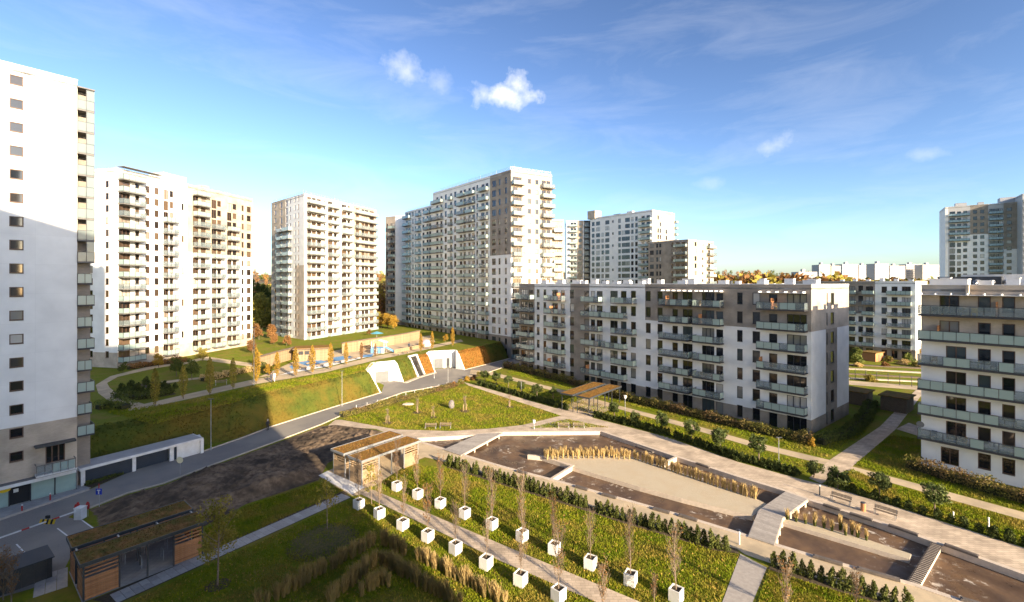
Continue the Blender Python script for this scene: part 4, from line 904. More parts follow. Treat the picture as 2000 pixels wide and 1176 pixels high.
# --- far right tower pair
T0 = Vector(((1846 - 1000) / F * 226, 226)); td = Vector((.807, -.59)).normalized(); te = Vector((.59, .807)).normalized()
RT = Building('grey and brown high-rise with white patched front far behind the right block', [tuple(T0 + td * 44), tuple(T0), tuple(T0 + te * 18), tuple(T0 + td * 44 + te * 18)], 0, 59.5, [.4 + 3.02 * i for i in range(19)], [plaster, taupe, frame_d, tower_g], fm=frame_d, name='apartment_tower')
U = lambda p: RT.U(0, p); v1, v2, v3, v4, v5 = U(1852), U(1864), U(1895), U(1930), U(1960); hf = lambda k: k >= 6
def zn(u, z):
    if u > v1: return 0
    if u > v3: return 3 if z > 47 else (3 if u > v2 else 0)
    if u > v4: return 1 if z > 45.5 else 0
    if u > v5: return 3
    return 1 if z > 38 else 0
RT.face(0, [Bl(U(1894), U(1853), 1.0, fl=lambda k: k >= 14, gm=frost_b, sm=slab_d), Dr(U(1860), 2.0, fl=hf), Dr(U(1873), 1.4, 2.1, fl=hf, split=1), Wd(U(1885), 1.4, 1.7, .6, fl=hf), Wd(U(1904.5), 1.4, 1.7, .6, fl=hf), Wd(U(1918.5), 1.4, 1.7, .6, fl=hf), Bl(U(1959), U(1931), 1.0, fl=hf, gm=frost_b, sm=slab_d), Dr(U(1937), 1.7, fl=hf), Dr(U(1946), 1.7, fl=hf), Dr(U(1954), 1.5, fl=hf), Wd(U(1971), 1.6, 1.6, fl=hf)], zn, [38, 45.5, 47], [v1, v2, v3, v4, v5]); RT.finish(lambda u, z: 0)
for (u, v, w, dd_, h) in ((6, 4, 4, 3, 2.2), (13, 4, 2, 2, 2.0), (24, 6, 9, 5, 3.4), (32, 6, 9, 6, 4.0)): p = T0 + td * u + te * v; RT.vent(p.x, p.y, w, dd_, h, tower_g)
X0 = Vector((1.108 * 205, 205)); 
RT2 = Building('grey balcony tower cut off by the right edge behind the near block', [tuple(X0 + td * 22), tuple(X0), tuple(X0 + te * 20), tuple(X0 + td * 22 + te * 20)], 0, 62, [.4 + 3.05 * i for i in range(20)], [tower_g, taupe], fm=frame_d, name='apartment_tower')
RT2.face(0, [Bl(14, 21.5, 1.2, fl=hf, gm=frost_b), Dr(16, 2.0, fl=hf), Dr(19.5, 2.0, fl=hf)]); RT2.finish()
# --- the block the picture is taken from; it throws the long shadow over the left half
HB = Building('tall block behind the viewpoint that shades the left half of the park', [(-52, -1.6), (25.6, -1.6), (25.6, -16), (-52, -16)], 0, 49.0, [.4 + 2.9 * i for i in range(16)], [plaster, taupe], name='apartment_tower')
HB.face(0, [Wd(u, 1.4, 1.5) for u in range(4, 76, 6)]); HB.finish()

# ------------------------------------------------------------------ far town, woods and hills
far_w = mat('far_white_block', (.46, .44, .42), (.40, .375, .35), scale=.05, rough=.9)
far_n = mat('far_window', (.16, .18, .22), (.22, .23, .26), scale=.3, rough=.3)
FARB = [(1600, 1622, 517, 560), (1624, 1642, 519, 562), (1645, 1676, 516, 640), (1678, 1704, 518, 650), (1709, 1736, 515, 560), (1738, 1768, 519, 700), (1770, 1800, 516, 720), (1802, 1836, 517, 690), (1560, 1596, 531, 520)]
for k, (pa, pb, py, Y) in enumerate(FARB):
    x0, x1 = (pa - 1000) / F * Y, (pb - 1000) / F * Y; zt = H + (HY - py) / F * Y; w = x1 - x0
    root = empty('housing_slab', (x0, Y, 0), 'distant white housing slab on the skyline, %s from the left' % ordw((k + 2) if k < 8 else 1), 'building', 'distant housing slabs')
    q = MB(); q.box(0, w, 0, 14, 0, zt); q.build('wall', far_w, root)
    q = MB(); q.box(w * .3, w * .45, 3, 7, zt, zt + 3); q.build('lift_house', far_w, root)
    wm = MB(); wm.box(0, w * .09, -.12, 0, 0, 1.5); wme = wm.mesh('window', [far_n])
    for i in range(7):
        for z in np.arange(zt - 3, max(zt - 30, 4), -3.2): put('window', wme, root, (w * (.06 + .135 * i), 0, z))
def blob_tree_mesh(h, r, n, size, m, trunk, rng, clumps=14, low=.25, name='crown'):
    cs = []
    for _ in range(clumps):
        z = rng.uniform(low, 1); rr = r * math.sqrt(max(.08, 1 - ((z - .55) / .55) ** 2)) * .75; th = rng.uniform(0, 6.28); d = rr * math.sqrt(rng.random())
        c = np.array([d * math.cos(th), d * math.sin(th), z * h * .93]); k = n // clumps; v = rng.normal(size=(k, 3)); v /= np.linalg.norm(v, axis=1)[:, None]
        cs.append(c + v * (rng.random(k) ** .4)[:, None] * r * rng.uniform(.3, .5))
    return quads_mesh(name, leaves(np.concatenate(cs), size, rng=rng), m)
def trunk_mesh(h, r, m, limbs=5, rng=None, spread=.3, top=.85, name='trunk', n=6):
    q = MB(); rng = rng or RNG; b = (rng.uniform(-.04, .04) * h, rng.uniform(-.04, .04) * h)
    q.tube([(0, 0, -.05), (b[0] * .5, b[1] * .5, h * .4), (b[0], b[1], h * top)], [r, r * .75, r * .2], n)
    for _ in range(limbs):
        z = rng.uniform(.3, .75) * h; th = rng.uniform(0, 6.28); l = spread * h * rng.uniform(.5, 1)
        t = z / (h * top); p = (b[0] * t, b[1] * t, z); q.tube([p, (p[0] + math.cos(th) * l * .6, p[1] + math.sin(th) * l * .6, z + l * .6), (p[0] + math.cos(th) * l, p[1] + math.sin(th) * l, z + l * 1.2)], [r * .4, r * .25, r * .08], 4, cap=False)
    return q.mesh(name, [m])
r3 = np.random.default_rng(11)
BIG = [(blob_tree_mesh(11, 4.2, 1500, .55, mm, None, r3, 18), trunk_mesh(11, .22, bark_m, 6, r3)) for mm in (yg_m, green_m, rust_m, gold_m, yg_m)]
def big_tree(x, y, z, s, kind, label, group, name='autumn_tree'):
    o = empty(name, (x, y, z), label, 'tree', group, random.uniform(0, 6)); o.scale = (s, s, s * random.uniform(.9, 1.1))
    put('crown', BIG[kind][0], o); put('trunk', BIG[kind][1], o); return o
# trees standing in the gaps between the towers
k = 0
for (px, Y, s, kd) in ((500, 190, 1.5, 0), (508, 200, 1.9, 1), (518, 186, 1.4, 0), (526, 205, 1.8, 4), (512, 240, 2.0, 2), (524, 250, 2.1, 0)):
    k += 1; big_tree((px - 1000) / F * Y, Y, 0, s, kd, 'tall autumn tree in the gap left of the lone tower, %s from the left' % ordw(k), 'trees in the left gap')
k = 0
for (px, Y, s, kd, z) in ((738, 205, 1.5, 2, 0), (746, 215, 1.9, 3, 0), (752, 230, 2.1, 2, 0), (742, 250, 2.3, 4, 0)):
    k += 1; big_tree((px - 1000) / F * Y, Y, z, s, kd, 'rusty autumn tree in the gap right of the lone tower, %s from the left' % ordw(k), 'trees in the right gap')
k = 0
for (px, py, s, kd) in ((745, 640, .42, 3), (757, 641, .45, 3), (770, 643, .42, 3), (738, 636, .4, 0), (506, 663, .4, 2), (527, 660, .38, 2)):
    k += 1; x, y = at(px, py, ZP); big_tree(x, y, ZP, s * 1.2, kd, 'small orange tree on the far podium lawn, %s from the playground side' % ordw(k), 'small orange podium trees')
# hills and woods on the horizon
hill = MB(); hx = np.linspace(-1500, 2600, 70)
hz = [10 + 9 * math.sin(x * .0031 + 1) + 7 * math.sin(x * .0083) + 4 * math.sin(x * .021 + 2) for x in hx]
for i in range(69):
    hill.quad((hx[i], 780, -1), (hx[i + 1], 780, -1), (hx[i + 1], 1150, hz[i + 1] + 24), (hx[i], 1150, hz[i] + 24)); hill.quad((hx[i], 1150, hz[i] + 24), (hx[i + 1], 1150, hz[i + 1] + 24), (hx[i + 1], 2400, hz[i + 1] + 46), (hx[i], 2400, hz[i] + 46))
hill_m = mat('distant_woodland_floor', (.12, .095, .06), (.17, .12, .065), scale=.03, rough=1, c3=(.10, .10, .06), s3=.01)
tag(hill.build('hills', hill_m, smooth=True), None, None, None, 'structure')
def wood(name, x0, x1, y0, y1, n, zf, hmin, hmax, mats):
    c = np.column_stack([RNG.uniform(x0, x1, n), RNG.uniform(y0, y1, n)]); hs = RNG.uniform(hmin, hmax, n); P = []; mi = []
    for (x, y), h in zip(c, hs):
        k = 46; v = RNG.normal(size=(k, 3)); v /= np.linalg.norm(v, axis=1)[:, None]
        z0 = zf(x, y); cc = np.array([x, y, z0 + h * .55]) + v * (RNG.random(k) ** .4)[:, None] * np.array([h * .34, h * .34, h * .46])
        P.append(leaves(cc, h * .15)); mi += [int(RNG.integers(len(mats)))] * k
    o = put(name, quads_mesh(name, np.concatenate(P), mats, mi)); tag(o, None, None, None, 'stuff')
zf0 = lambda x, y: 0
zf1 = lambda x, y: max(0, (y - 780) / 370 * 33)
wood('far_woods', 100, 560, 330, 420, 420, zf0, 9, 20, [rust_m, yg_m, rust_m, green_m])
wood('far_woods', -420, -150, 260, 420, 260, zf0, 10, 21, [yg_m, rust_m, green_m])
wood('far_woods', -900, 1400, 820, 1250, 900, zf1, 10, 20, [rust_m, yg_m, green_m, rust_m])
wood('far_woods', 200, 460, 440, 500, 330, zf0, 20, 28, [rust_m, yg_m, green_m, rust_m])
wood('far_woods', 160, 262, 345, 400, 130, zf0, 22, 31, [rust_m, rust_m, yg_m])
# low roofs between the woods
for k, (px, Y, w, d, h) in enumerate(((1420, 300, 22, 12, 19), (1480, 290, 26, 12, 20), (1545, 310, 24, 12, 20), (1590, 285, 20, 12, 19.5), (1640, 300, 26, 12, 20))):
    root = empty('low_block', ((px - 1000) / F * Y, Y, 0), 'low white roofed block just above the roof line of the row, %s from the left' % ordw(k + 1), 'building', 'low far blocks')
    q = MB(); q.box(-w / 2, w / 2, 0, d, 0, h); q.build('wall', far_w, root)
    q = MB(); q.box(-w / 2 - .3, w / 2 + .3, -.3, d + .3, h, h + .4); rf = q.build('roof', coping_m, root)
    for j in range(4): q = MB(); q.box(0, 1.6, 0, 1.2, 0, 1.5); q.build('roof_vent', white_m, rf, (-w / 2 + 2 + j * w / 4.2, 3, h + .4))

# ------------------------------------------------------------------ vegetation
def scatter_poly(poly, n, rng=RNG, holes=()):
    P = np.array(poly); lo_, hi2 = P.min(0), P.max(0); out_ = []
    def ins(Q, X):
        r = np.zeros(len(X), bool)
        for k in range(len(Q)):
            a, b = Q[k], Q[(k + 1) % len(Q)]; c = (a[1] > X[:, 1]) != (b[1] > X[:, 1]); xi = (b[0] - a[0]) * (X[:, 1] - a[1]) / (b[1] - a[1] + 1e-12) + a[0]; r ^= c & (X[:, 0] < xi)
        return r
    tot = 0
    while tot < n:
        X = rng.uniform(lo_, hi2, (n * 2, 2)); X = X[ins(P, X)]
        for hl in holes: X = X[~ins(np.array(hl), X)]
        out_.append(X); tot += len(X)
        if len(X) == 0: break
    return np.concatenate(out_)[:n]
def blades(C, h, w, lean=.35, rng=RNG):
    n = len(C); th = rng.uniform(0, 6.28, n); hh = h * rng.uniform(.5, 1.3, n)
    a = np.column_stack([np.cos(th), np.sin(th), np.zeros(n)]) * (w / 2)
    l = np.column_stack([rng.normal(0, lean, n) * hh, rng.normal(0, lean, n) * hh, hh])
    return np.stack([C - a, C + a, C + l], 1)
lawn_blade = mat('grass_blades', (.13, .19, .010), (.25, .26, .016), scale=.8, rough=.9, trans=.3, c3=(.29, .225, .045), s3=.24, spec=.1)
leaf_litter = mat('fallen_leaves', (.42, .30, .06), (.34, .20, .05), scale=5, rough=.9)
LAWN = {
 'main': pp([(668, 819), (893, 757), (915, 754), (1092, 811), (1022, 829), (960, 836), (880, 841), (774, 838)]),
 'planter': pp([(735, 952), (800, 908), (872, 914), (980, 948), (1109, 988), (1214, 1022), (1313, 1051), (1399, 1077), (1444, 1084), (1400, 1196), (1330, 1210), (1243, 1172), (1000, 1071)]),
 'lower': pp([(700, 968), (980, 1098), (1168, 1178), (1180, 1200), (520, 1200), (236, 1184), (690, 974)]),
 'upper': pp([(950, 740), (1116, 774), (1212, 802), (1368, 846), (1470, 876), (1600, 908), (1560, 930), (1440, 898), (1161, 812), (1092, 794), (945, 752)]),
 'house': pp([(990, 728), (1212, 787), (1368, 830), (1470, 859), (1616, 896), (1700, 838), (1596, 872), (1300, 794), (1000, 722)]),
 'right': pp([(1630, 942), (1664, 916), (1706, 935), (1810, 965), (2000, 1018), (2100, 1048), (2100, 1094), (2000, 1062), (1759, 986)]),
 'gap': pp([(1668, 908), (1740, 850), (1800, 858), (1900, 940), (2000, 985), (2100, 1020), (2000, 999), (1810, 948)]),
 'corner': pp([(1500, 1114), (1740, 1188), (1680, 1215), (1470, 1210)]),
 'left': pp([(402, 1032), (484, 988), (622, 942), (672, 958), (400, 1082)]),
 'bench': pp([(1034, 836), (1107, 819), (1188, 835)]),
}
cnt = {'main': 16000, 'planter': 38000, 'lower': 34000, 'upper': 9000, 'house': 9000, 'right': 11000, 'gap': 9000, 'corner': 8000, 'left': 10000, 'bench': 2000}
for nm, P in LAWN.items():
    X = scatter_poly(P, cnt[nm]); d = np.linalg.norm(X, axis=1).mean()
    C = np.column_stack([X, np.full(len(X), -.01)])
    o = put('grass', quads_mesh('grass', blades(C, .10 + .001 * d, .05 + .0009 * d), lawn_blade)); tag(o, None, None, None, 'stuff')
    if nm in ('planter', 'main', 'lower', 'corner', 'right', 'upper'):
        X = scatter_poly(P, cnt[nm] // 14); C = np.column_stack([X, np.full(len(X), .05)])
        o = put('fallen_leaves', quads_mesh('fallen_leaves', leaves(C, .09, up=2.0), leaf_litter)); tag(o, None, None, None, 'stuff')
X = scatter_poly(pp([(205, 805), (360, 784), (500, 754), (636, 730), (740, 705), (714, 726), (646, 740), (514, 770), (300, 830)], ZP), 9000); C = np.column_stack([X, np.full(len(X), ZP)])
tag(put('grass', quads_mesh('grass', blades(C, .2, .14), lawn_blade)), None, None, None, 'stuff')

# columnar bare trees in white planters
def bare_tree(h, seed, litter=0.0):
    r = np.random.default_rng(seed); q = MB(); q.tube([(0, 0, 0), (r.normal(0, .03), r.normal(0, .03), h * .5), (r.normal(0, .05), r.normal(0, .05), h)], [.035, .022, .006], 5)
    tm = q.mesh('trunk', [bark_p]); q = MB(); tips = []
    for _ in range(58):
        z = h * r.uniform(.1, .8); th = r.uniform(0, 6.28); l = h * r.uniform(.12, .30); sp = r.uniform(.12, .26)
        e = (math.cos(th) * l * sp * 2, math.sin(th) * l * sp * 2, z + l * .95); mdp = (e[0] * .55, e[1] * .55, z + l * .4)
        q.tube([(0, 0, z), mdp, e], [.012, .009, .004], 3, cap=False)
        for _ in range(3):
            t = r.uniform(.3, 1); b = lerp((0, 0, z), e, t); l2 = l * r.uniform(.25, .5); t2 = r.uniform(0, 6.28); e2 = (b[0] + math.cos(t2) * l2 * .35, b[1] + math.sin(t2) * l2 * .35, b[2] + l2)
            q.tube([b, e2], [.007, .003], 3, cap=False); tips.append(e2); tips.append(lerp(b, e2, .5))
    cm = q.mesh('crown', [bark_p]); lm = None
    if litter:
        T = np.array(tips); T = T[r.random(len(T)) < litter]; T = np.repeat(T, 2, 0) + r.normal(0, .05, (len(T) * 2, 3)); lm = quads_mesh('last_leaves', leaves(T, .07, rng=r), rust_m)
    return tm, cm, lm
BT = [bare_tree(4.6, 20 + k, (.25, .1, .6, .15, .05)[k]) for k in range(5)]
BS = [bare_tree(3.4, 40 + k, .3) for k in range(2)]
soil_pl = soil_m
def mk_planter():
    s, h = .40, .88; b = MB()
    b.box(-s, s, -s, -s + .07, 0, h); b.box(-s, s, s - .07, s, 0, h); b.box(-s, -s + .07, -s + .07, s - .07, 0, h); b.box(s - .07, s, -s + .07, s - .07, 0, h); b.box(-s + .07, s - .07, -s + .07, s - .07, 0, .05)
    so = MB(); so.box(-s + .07, s - .07, -s + .07, s - .07, .05, h - .08)
    return b.mesh('box', [white_m]), so.mesh('soil', [soil_m])
PLB, PLS = mk_planter()
UP = [(773.6, 960), (814.5, 976), (859, 994), (907, 1014.5), (960.6, 1036), (1020, 1060), (1083.5, 1086), (1154.7, 1114.5), (1234, 1147), (1324, 1180)]
LOWR = [(698.5, 995.5), (739, 1014.5), (785, 1037), (834, 1060), (888.6, 1084.5), (949, 1114), (1017, 1147), (1092, 1178)]
for row, L, txt in (('u', UP, 'sunny row by the path'), ('l', LOWR, 'near row by the path')):
    for k, (px, py) in enumerate(L):
        x, y = at(px, py); y += .35; rz = R(52) + random.uniform(-.13, .13)
        o = empty('planter', (x, y, 0), 'white cube planter, %s from the shelter in the %s' % (ordw(k + 1), txt), 'planter', 'white planters along the paved path', rz)
        put('box', PLB, o, scale=(1, 1, random.uniform(.97, 1.03))); put('soil', PLS, o)
        tm, cm, lm = BT[(k * 2 + (row == 'l')) % 5] if (row, k) != ('u', 2) else BT[2]; s = random.uniform(.8, 1.12)
        o = empty('columnar_tree', (x, y, .79), 'slim bare columnar tree, %s from the shelter in the %s' % (ordw(k + 1), txt), 'tree', 'bare trees in the planters', random.uniform(0, 6)); o.scale = (s * random.uniform(.9, 1.25), s * random.uniform(.9, 1.25), s); o.rotation_euler = (random.uniform(-.05, .05), random.uniform(-.05, .05), random.uniform(0, 6))
        put('trunk', tm, o); put('crown', cm, o)
        if lm: put('last_leaves', lm, o)
# young bare shrubs near the bottom edge
for k, (px, py, s, w) in enumerate([(1178, 1190, .95, 'between the paved path and the planters'), (1278, 1178, .62, 'between two planters at the bottom right'), (1535, 1195, 1.0, 'on the small lawn beside the cross path'), (1672, 1188, .8, 'in front of the lowest clipped hedge'), (22, 1178, 1.0, 'before the dark shed at the bottom left corner'), (6, 1172, 1.1, 'at the very bottom left corner beside the shed')]):
    x, y = at(px, py); tm, cm, lm = BS[k % 2]; o = empty('bare_sapling', (x, y, 0), 'bare brown sapling %s' % w, 'tree', None, k); o.scale = (s * 1.3, s * 1.3, s); put('trunk', tm, o); put('crown', cm, o); put('last_leaves', lm, o)
# street trees with thin yellowing crowns
def thin_tree(name, px, py, h, r, n, m, label, seed, z=0, low=.38, tr=.07, size=.13):
    g = np.random.default_rng(seed); x, y = at(px, py, z); o = empty(name, (x, y, z), label, 'tree', None, seed)
    put('trunk', trunk_mesh(h, tr, bark_p, 12, g, .2, .97, n=7), o); put('crown', blob_tree_mesh(h, r, n, size, m, None, g, 22, low), o); return o
thin_tree('young_tree', 425, 1143, 7.2, 1.5, 1500, yg_m, 'young tree with yellow green leaves beside the slatted bicycle shelter', 5, low=.36)
thin_tree('young_tree', 639, 1040, 5.0, 1.1, 520, yg_m, 'slender young tree on the round mulch mound', 6, low=.5, tr=.05)
thin_tree('young_tree', 726, 985, 4.2, .9, 380, yg_m, 'thin leafy tree at the corner of the flat-roofed shelter', 8, low=.35, tr=.04)
q = MB(); x, y = at(632, 1056); rr = 3.1
for k in range(20):
    t0, t1 = 6.283 * k / 20, 6.283 * (k + 1) / 20
    q.poly([(0, 0, .35), (rr * .5 * math.cos(t0), rr * .5 * math.sin(t0), .28), (rr * .5 * math.cos(t1), rr * .5 * math.sin(t1), .28)]); q.quad((rr * .5 * math.cos(t0), rr * .5 * math.sin(t0), .28), (rr * math.cos(t0), rr * math.sin(t0), 0), (rr * math.cos(t1), rr * math.sin(t1), 0), (rr * .5 * math.cos(t1), rr * .5 * math.sin(t1), .28))
dry_m = mat('thin_dry_grass', (.075, .075, .025), (.13, .10, .05), scale=4, rough=1, bump=1.0, bscale=14, spec=.1)
tag(q.build('mulch_mound', dry_m, None, (x, y, 0.01), smooth=True), None, None, None, 'structure')
t_ = RNG.uniform(0, 6.283, 2600); d_ = rr * np.sqrt(RNG.random(2600)); C = np.column_stack([x + d_ * np.cos(t_), y + d_ * np.sin(t_), .30 * np.clip(1.15 - d_ / rr, 0, 1)])
tag(put('grass', quads_mesh('grass', blades(C, .14, .09), lawn_blade)), None, None, None, 'stuff')
sheet('tree_bed', [(at(425, 1143)[0] + .9 * math.cos(t), at(425, 1143)[1] + .8 * math.sin(t)) for t in np.linspace(0, 5.8, 12)], .016, soil_m)
k = 0
for (px, py, s, wh) in ((757, 826, .62, 'nearest the road end'), (815, 806, .66, 'beside the flat white slab'), (846, 815, .5, 'low in the middle'), (908, 803, .72, 'right of the boulder'), (995, 795, .6, 'near the promenade corner')):
    x, y = at(px, py); tm, cm, lm = BS[k % 2]; k += 1; o = empty('bare_sapling', (x, y, 0), 'staked bare sapling on the sculpture lawn, %s' % wh, 'tree', 'saplings on the sculpture lawn', k); o.scale = (s * 1.5, s * 1.5, s * 1.15); put('trunk', tm, o); put('crown', cm, o)
    m2 = MB(); [m2.box(dx - .04, dx + .04, -.04, .04, 0, 1.5) for dx in (-.35, .35)]; m2.build('stake', wood_l, o)
    q = MB(); q.tube([(0, 0, 0), (0, 0, .12)], [.95, .35], 10); q.build('mulch_ring', soil_m, o)
# clipped pines along the promenade
def pine_mesh(r, h, seed):
    g = np.random.default_rng(seed); cs = []
    for _ in range(26):
        v = g.normal(size=3); v /= np.linalg.norm(v); c = v * g.uniform(.45, .95) * np.array([r, r, h / 2]) + np.array([0, 0, 0]); k = 60; w = g.normal(size=(k, 3)); w /= np.linalg.norm(w, axis=1)[:, None]; cs.append(c + w * (g.random(k) ** .5)[:, None] * r * .34)
    return quads_mesh('crown', leaves(np.concatenate(cs), .11, elong=2.6, rng=g), pine_m)
PIN = [pine_mesh(1.0, 1.9, 70 + k) for k in range(4)]
ptr = MB(); ptr.tube([(0, 0, 0), (.03, .02, .7), (0, 0, 1.6)], [.085, .07, .04], 7); PTR = ptr.mesh('trunk', [bark_m])
PINES = [(946.5, 747, 1.0), (969, 752, 1.05), (993, 758, 1.0), (1018.5, 768, .9), (1048.5, 780, 1.1), (1080, 778, .8), (1200, 817, 1.0), (1240.5, 833, .85), (1293, 846, 1.15), (1350, 862, 1.1), (1407, 884, 1.2), (1482, 898, 1.15), (1590, 932, .95), (1636, 954, 1.05), (1717, 974, 1.05), (1826, 1003, 1.1)]
for k, (px, py, s) in enumerate(PINES):
    x, y = at(px, py); low_ = k in (12, 13)
    o = empty('pine_tree', (x, y, 0), 'clipped round pine along the promenade hedge, %s counted from the road end' % ordw(k + 1), 'tree', 'clipped pines by the promenade', random.uniform(0, 6)); o.scale = (s, s, s)
    put('trunk', PTR, o); put('crown', PIN[k % 4], o, (0, 0, 1.15 if low_ else 1.85))
# single clipped shrubs in rows
def shrub_mesh(r, h, seed, m, n=260, size=.10):
    g = np.random.default_rng(seed); z = g.beta(1.15, 1.35, n); th = g.uniform(0, 6.283, n); ph = g.uniform(0, 6.283, 4)
    lump = 1 + .22 * np.sin(3 * th + ph[0] + 4 * z) + .16 * np.sin(5 * th + ph[1] - 7 * z) + .12 * np.sin(2 * th + ph[2] + 11 * z)
    prof = np.clip(1 - z, 0, 1) ** .55 * (z + .12) ** .28 * 1.25
    d = r * prof * lump * (g.random(n) ** .35)
    P = np.column_stack([d * np.cos(th) + r * .2 * np.sin(6 * z + ph[3]), d * np.sin(th), z * h * (1 + .08 * np.sin(th * 2 + ph[1]))])
    return quads_mesh('clipped_shrub', leaves(P, size, up=.5, elong=1.8, rng=g), m)
SHR = [shrub_mesh(.36, 1.3, 90 + k, shrub_m, 620, .085) for k in range(6)]
hedge_d = mat('dark_hedge_leaves', (.035, .055, .012), (.085, .10, .018), scale=3, rough=.85, trans=.1, rnd=.2)
SHL = [shrub_mesh(.46, .95, 100 + k, hedge_d, 560, .09) for k in range(5)]
def shrub_row(L, step, meshes, txt, group, jit=.08, smin=.85, smax=1.2):
    k = 0; rest = 0
    for a, b in zip(L, L[1:]):
        a, b = Vector(at(*a)), Vector(at(*b)); ln = (b - a).length; t = rest
        while t < ln:
            p = a.lerp(b, t / ln); k += 1; s = random.uniform(smin, smax)
            if random.random() > .04:
                o = put('clipped_shrub', meshes[k % len(meshes)], None, (p.x + random.uniform(-jit, jit), p.y + random.uniform(-jit, jit), 0), random.uniform(0, 6), (s * random.uniform(.9, 1.1), s * random.uniform(.9, 1.1), s))
                tag(o, txt % ordw(k), 'shrub', group)
            t += step
        rest = t - ln
shrub_row([(876, 910), (980, 942), (1109, 981), (1214, 1015), (1313, 1044), (1399, 1072), (1440, 1079)], .56, SHR, 'clipped shrub, %s from the shelter in the row below the pond walkway', 'clipped shrubs below the pond')
shrub_row([(1512, 1107), (1672, 1158), (1790, 1192)], .62, SHR, 'clipped shrub, %s from the cross path in the row at the bottom right', 'clipped shrubs at the bottom right')
shrub_row([(936, 752), (1092, 796), (1108, 801)], .62, SHL, 'dense hedge shrub, %s from the road in the row before the pergola shelter', 'hedge shrubs before the pergola', .1, 1.0, 1.25)
shrub_row([(1161, 814), (1300, 849), (1440, 898), (1500, 914), (1562, 932)], .6, SHL, 'dense hedge shrub, %s from the pergola shelter along the promenade', 'hedge shrubs along the promenade', .1, 1.0, 1.25)
shrub_row([(1625, 950), (1759, 990), (2000, 1067), (2060, 1086)], .95, SHL, 'loose hedge shrub, %s from the cross path at the right of the promenade', 'loose hedge shrubs at the right', .2, .75, 1.15)
# long hedges
hedge_core = mat('hedge_core_shade', (.03, .035, .012), (.05, .045, .02), scale=3, rough=1, bump=1)  # dark colour stands in for the shade inside the hedges
def hedge(label, L, w, h, m, dens=70, size=.17, z=0, name='hedge'):
    dens *= 2.2
    P = []; x0, y0 = at(*L[0], z); root = empty(name, (x0, y0, z), label, 'hedge')
    st = MB()
    for a, b in zip(L, L[1:]):
        a, b = np.array(at(*a, z)), np.array(at(*b, z)); ln = np.linalg.norm(b - a); d = (b - a) / ln; nn_ = np.array([-d[1], d[0]]); n = int(ln * dens)
        u = RNG.random(n) * ln; v = RNG.uniform(-1, 1, n); v = np.sign(v) * np.abs(v) ** .6; zz = RNG.random(n) ** .7; hh = h * (1 + .15 * np.sin(u * .9) + .12 * np.sin(u * 2.3 + 1))
        sh = np.sqrt(np.clip(1 - (zz - .35) ** 2, .1, 1)); p = a + d * u[:, None] + nn_ * (v * w / 2 * sh)[:, None]
        P.append(np.column_stack([p - np.array([x0, y0]), zz * hh]))
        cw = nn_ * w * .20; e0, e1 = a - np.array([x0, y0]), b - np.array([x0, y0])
        cm_ = MB(); cm_.prism([tuple(e0 - cw), tuple(e1 - cw), tuple(e1 + cw), tuple(e0 + cw)], 0, h * .55); cm_.build('dark_core', hedge_core, root)  # added solid core, makes the hedge look opaque and shaded low down
        for k in range(int(ln / .8)):
            c = a + d * (k * .8 + .3) - np.array([x0, y0]); st.tube([(c[0], c[1], 0), (c[0] + random.uniform(-.1, .1), c[1] + random.uniform(-.1, .1), h * .8)], [.02, .008], 3, cap=False)
    put('foliage', quads_mesh('foliage', leaves(np.concatenate(P), size), m), root); st.build('stems', bark_m, root); return root
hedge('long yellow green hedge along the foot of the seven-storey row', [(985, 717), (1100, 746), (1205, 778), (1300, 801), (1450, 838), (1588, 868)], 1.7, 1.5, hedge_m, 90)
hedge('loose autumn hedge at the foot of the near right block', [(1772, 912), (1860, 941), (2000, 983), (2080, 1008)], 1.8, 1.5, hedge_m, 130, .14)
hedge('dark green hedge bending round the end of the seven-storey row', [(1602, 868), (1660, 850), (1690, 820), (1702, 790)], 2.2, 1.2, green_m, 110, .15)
hedge('low brown and green hedge strip between the road and the sculpture lawn', [(668, 815), (760, 789), (893, 753)], 1.7, .75, hedge_m, 110, .14)
hedge('low dark hedge ring on the garden lawn below the left towers', [(232, 774), (262, 781), (300, 776), (330, 768)], 2.6, .9, green_m, 90, .17, ZP)
hedge('low dark hedge behind the end of the curved garden path', [(190, 800), (225, 793), (246, 799)], 2.8, 1.0, green_m, 90, .17, ZP)
hedge('dry feathery border beside the columnar garden trees', [(395, 745), (440, 736), (492, 724)], 2.4, 1.0, straw_m, 110, .16, ZP)
hedge('dark planting under the balconies of the long cream block', [(250, 722), (300, 714), (370, 706)], 2.0, 1.0, rust_m, 80, .18, ZP)
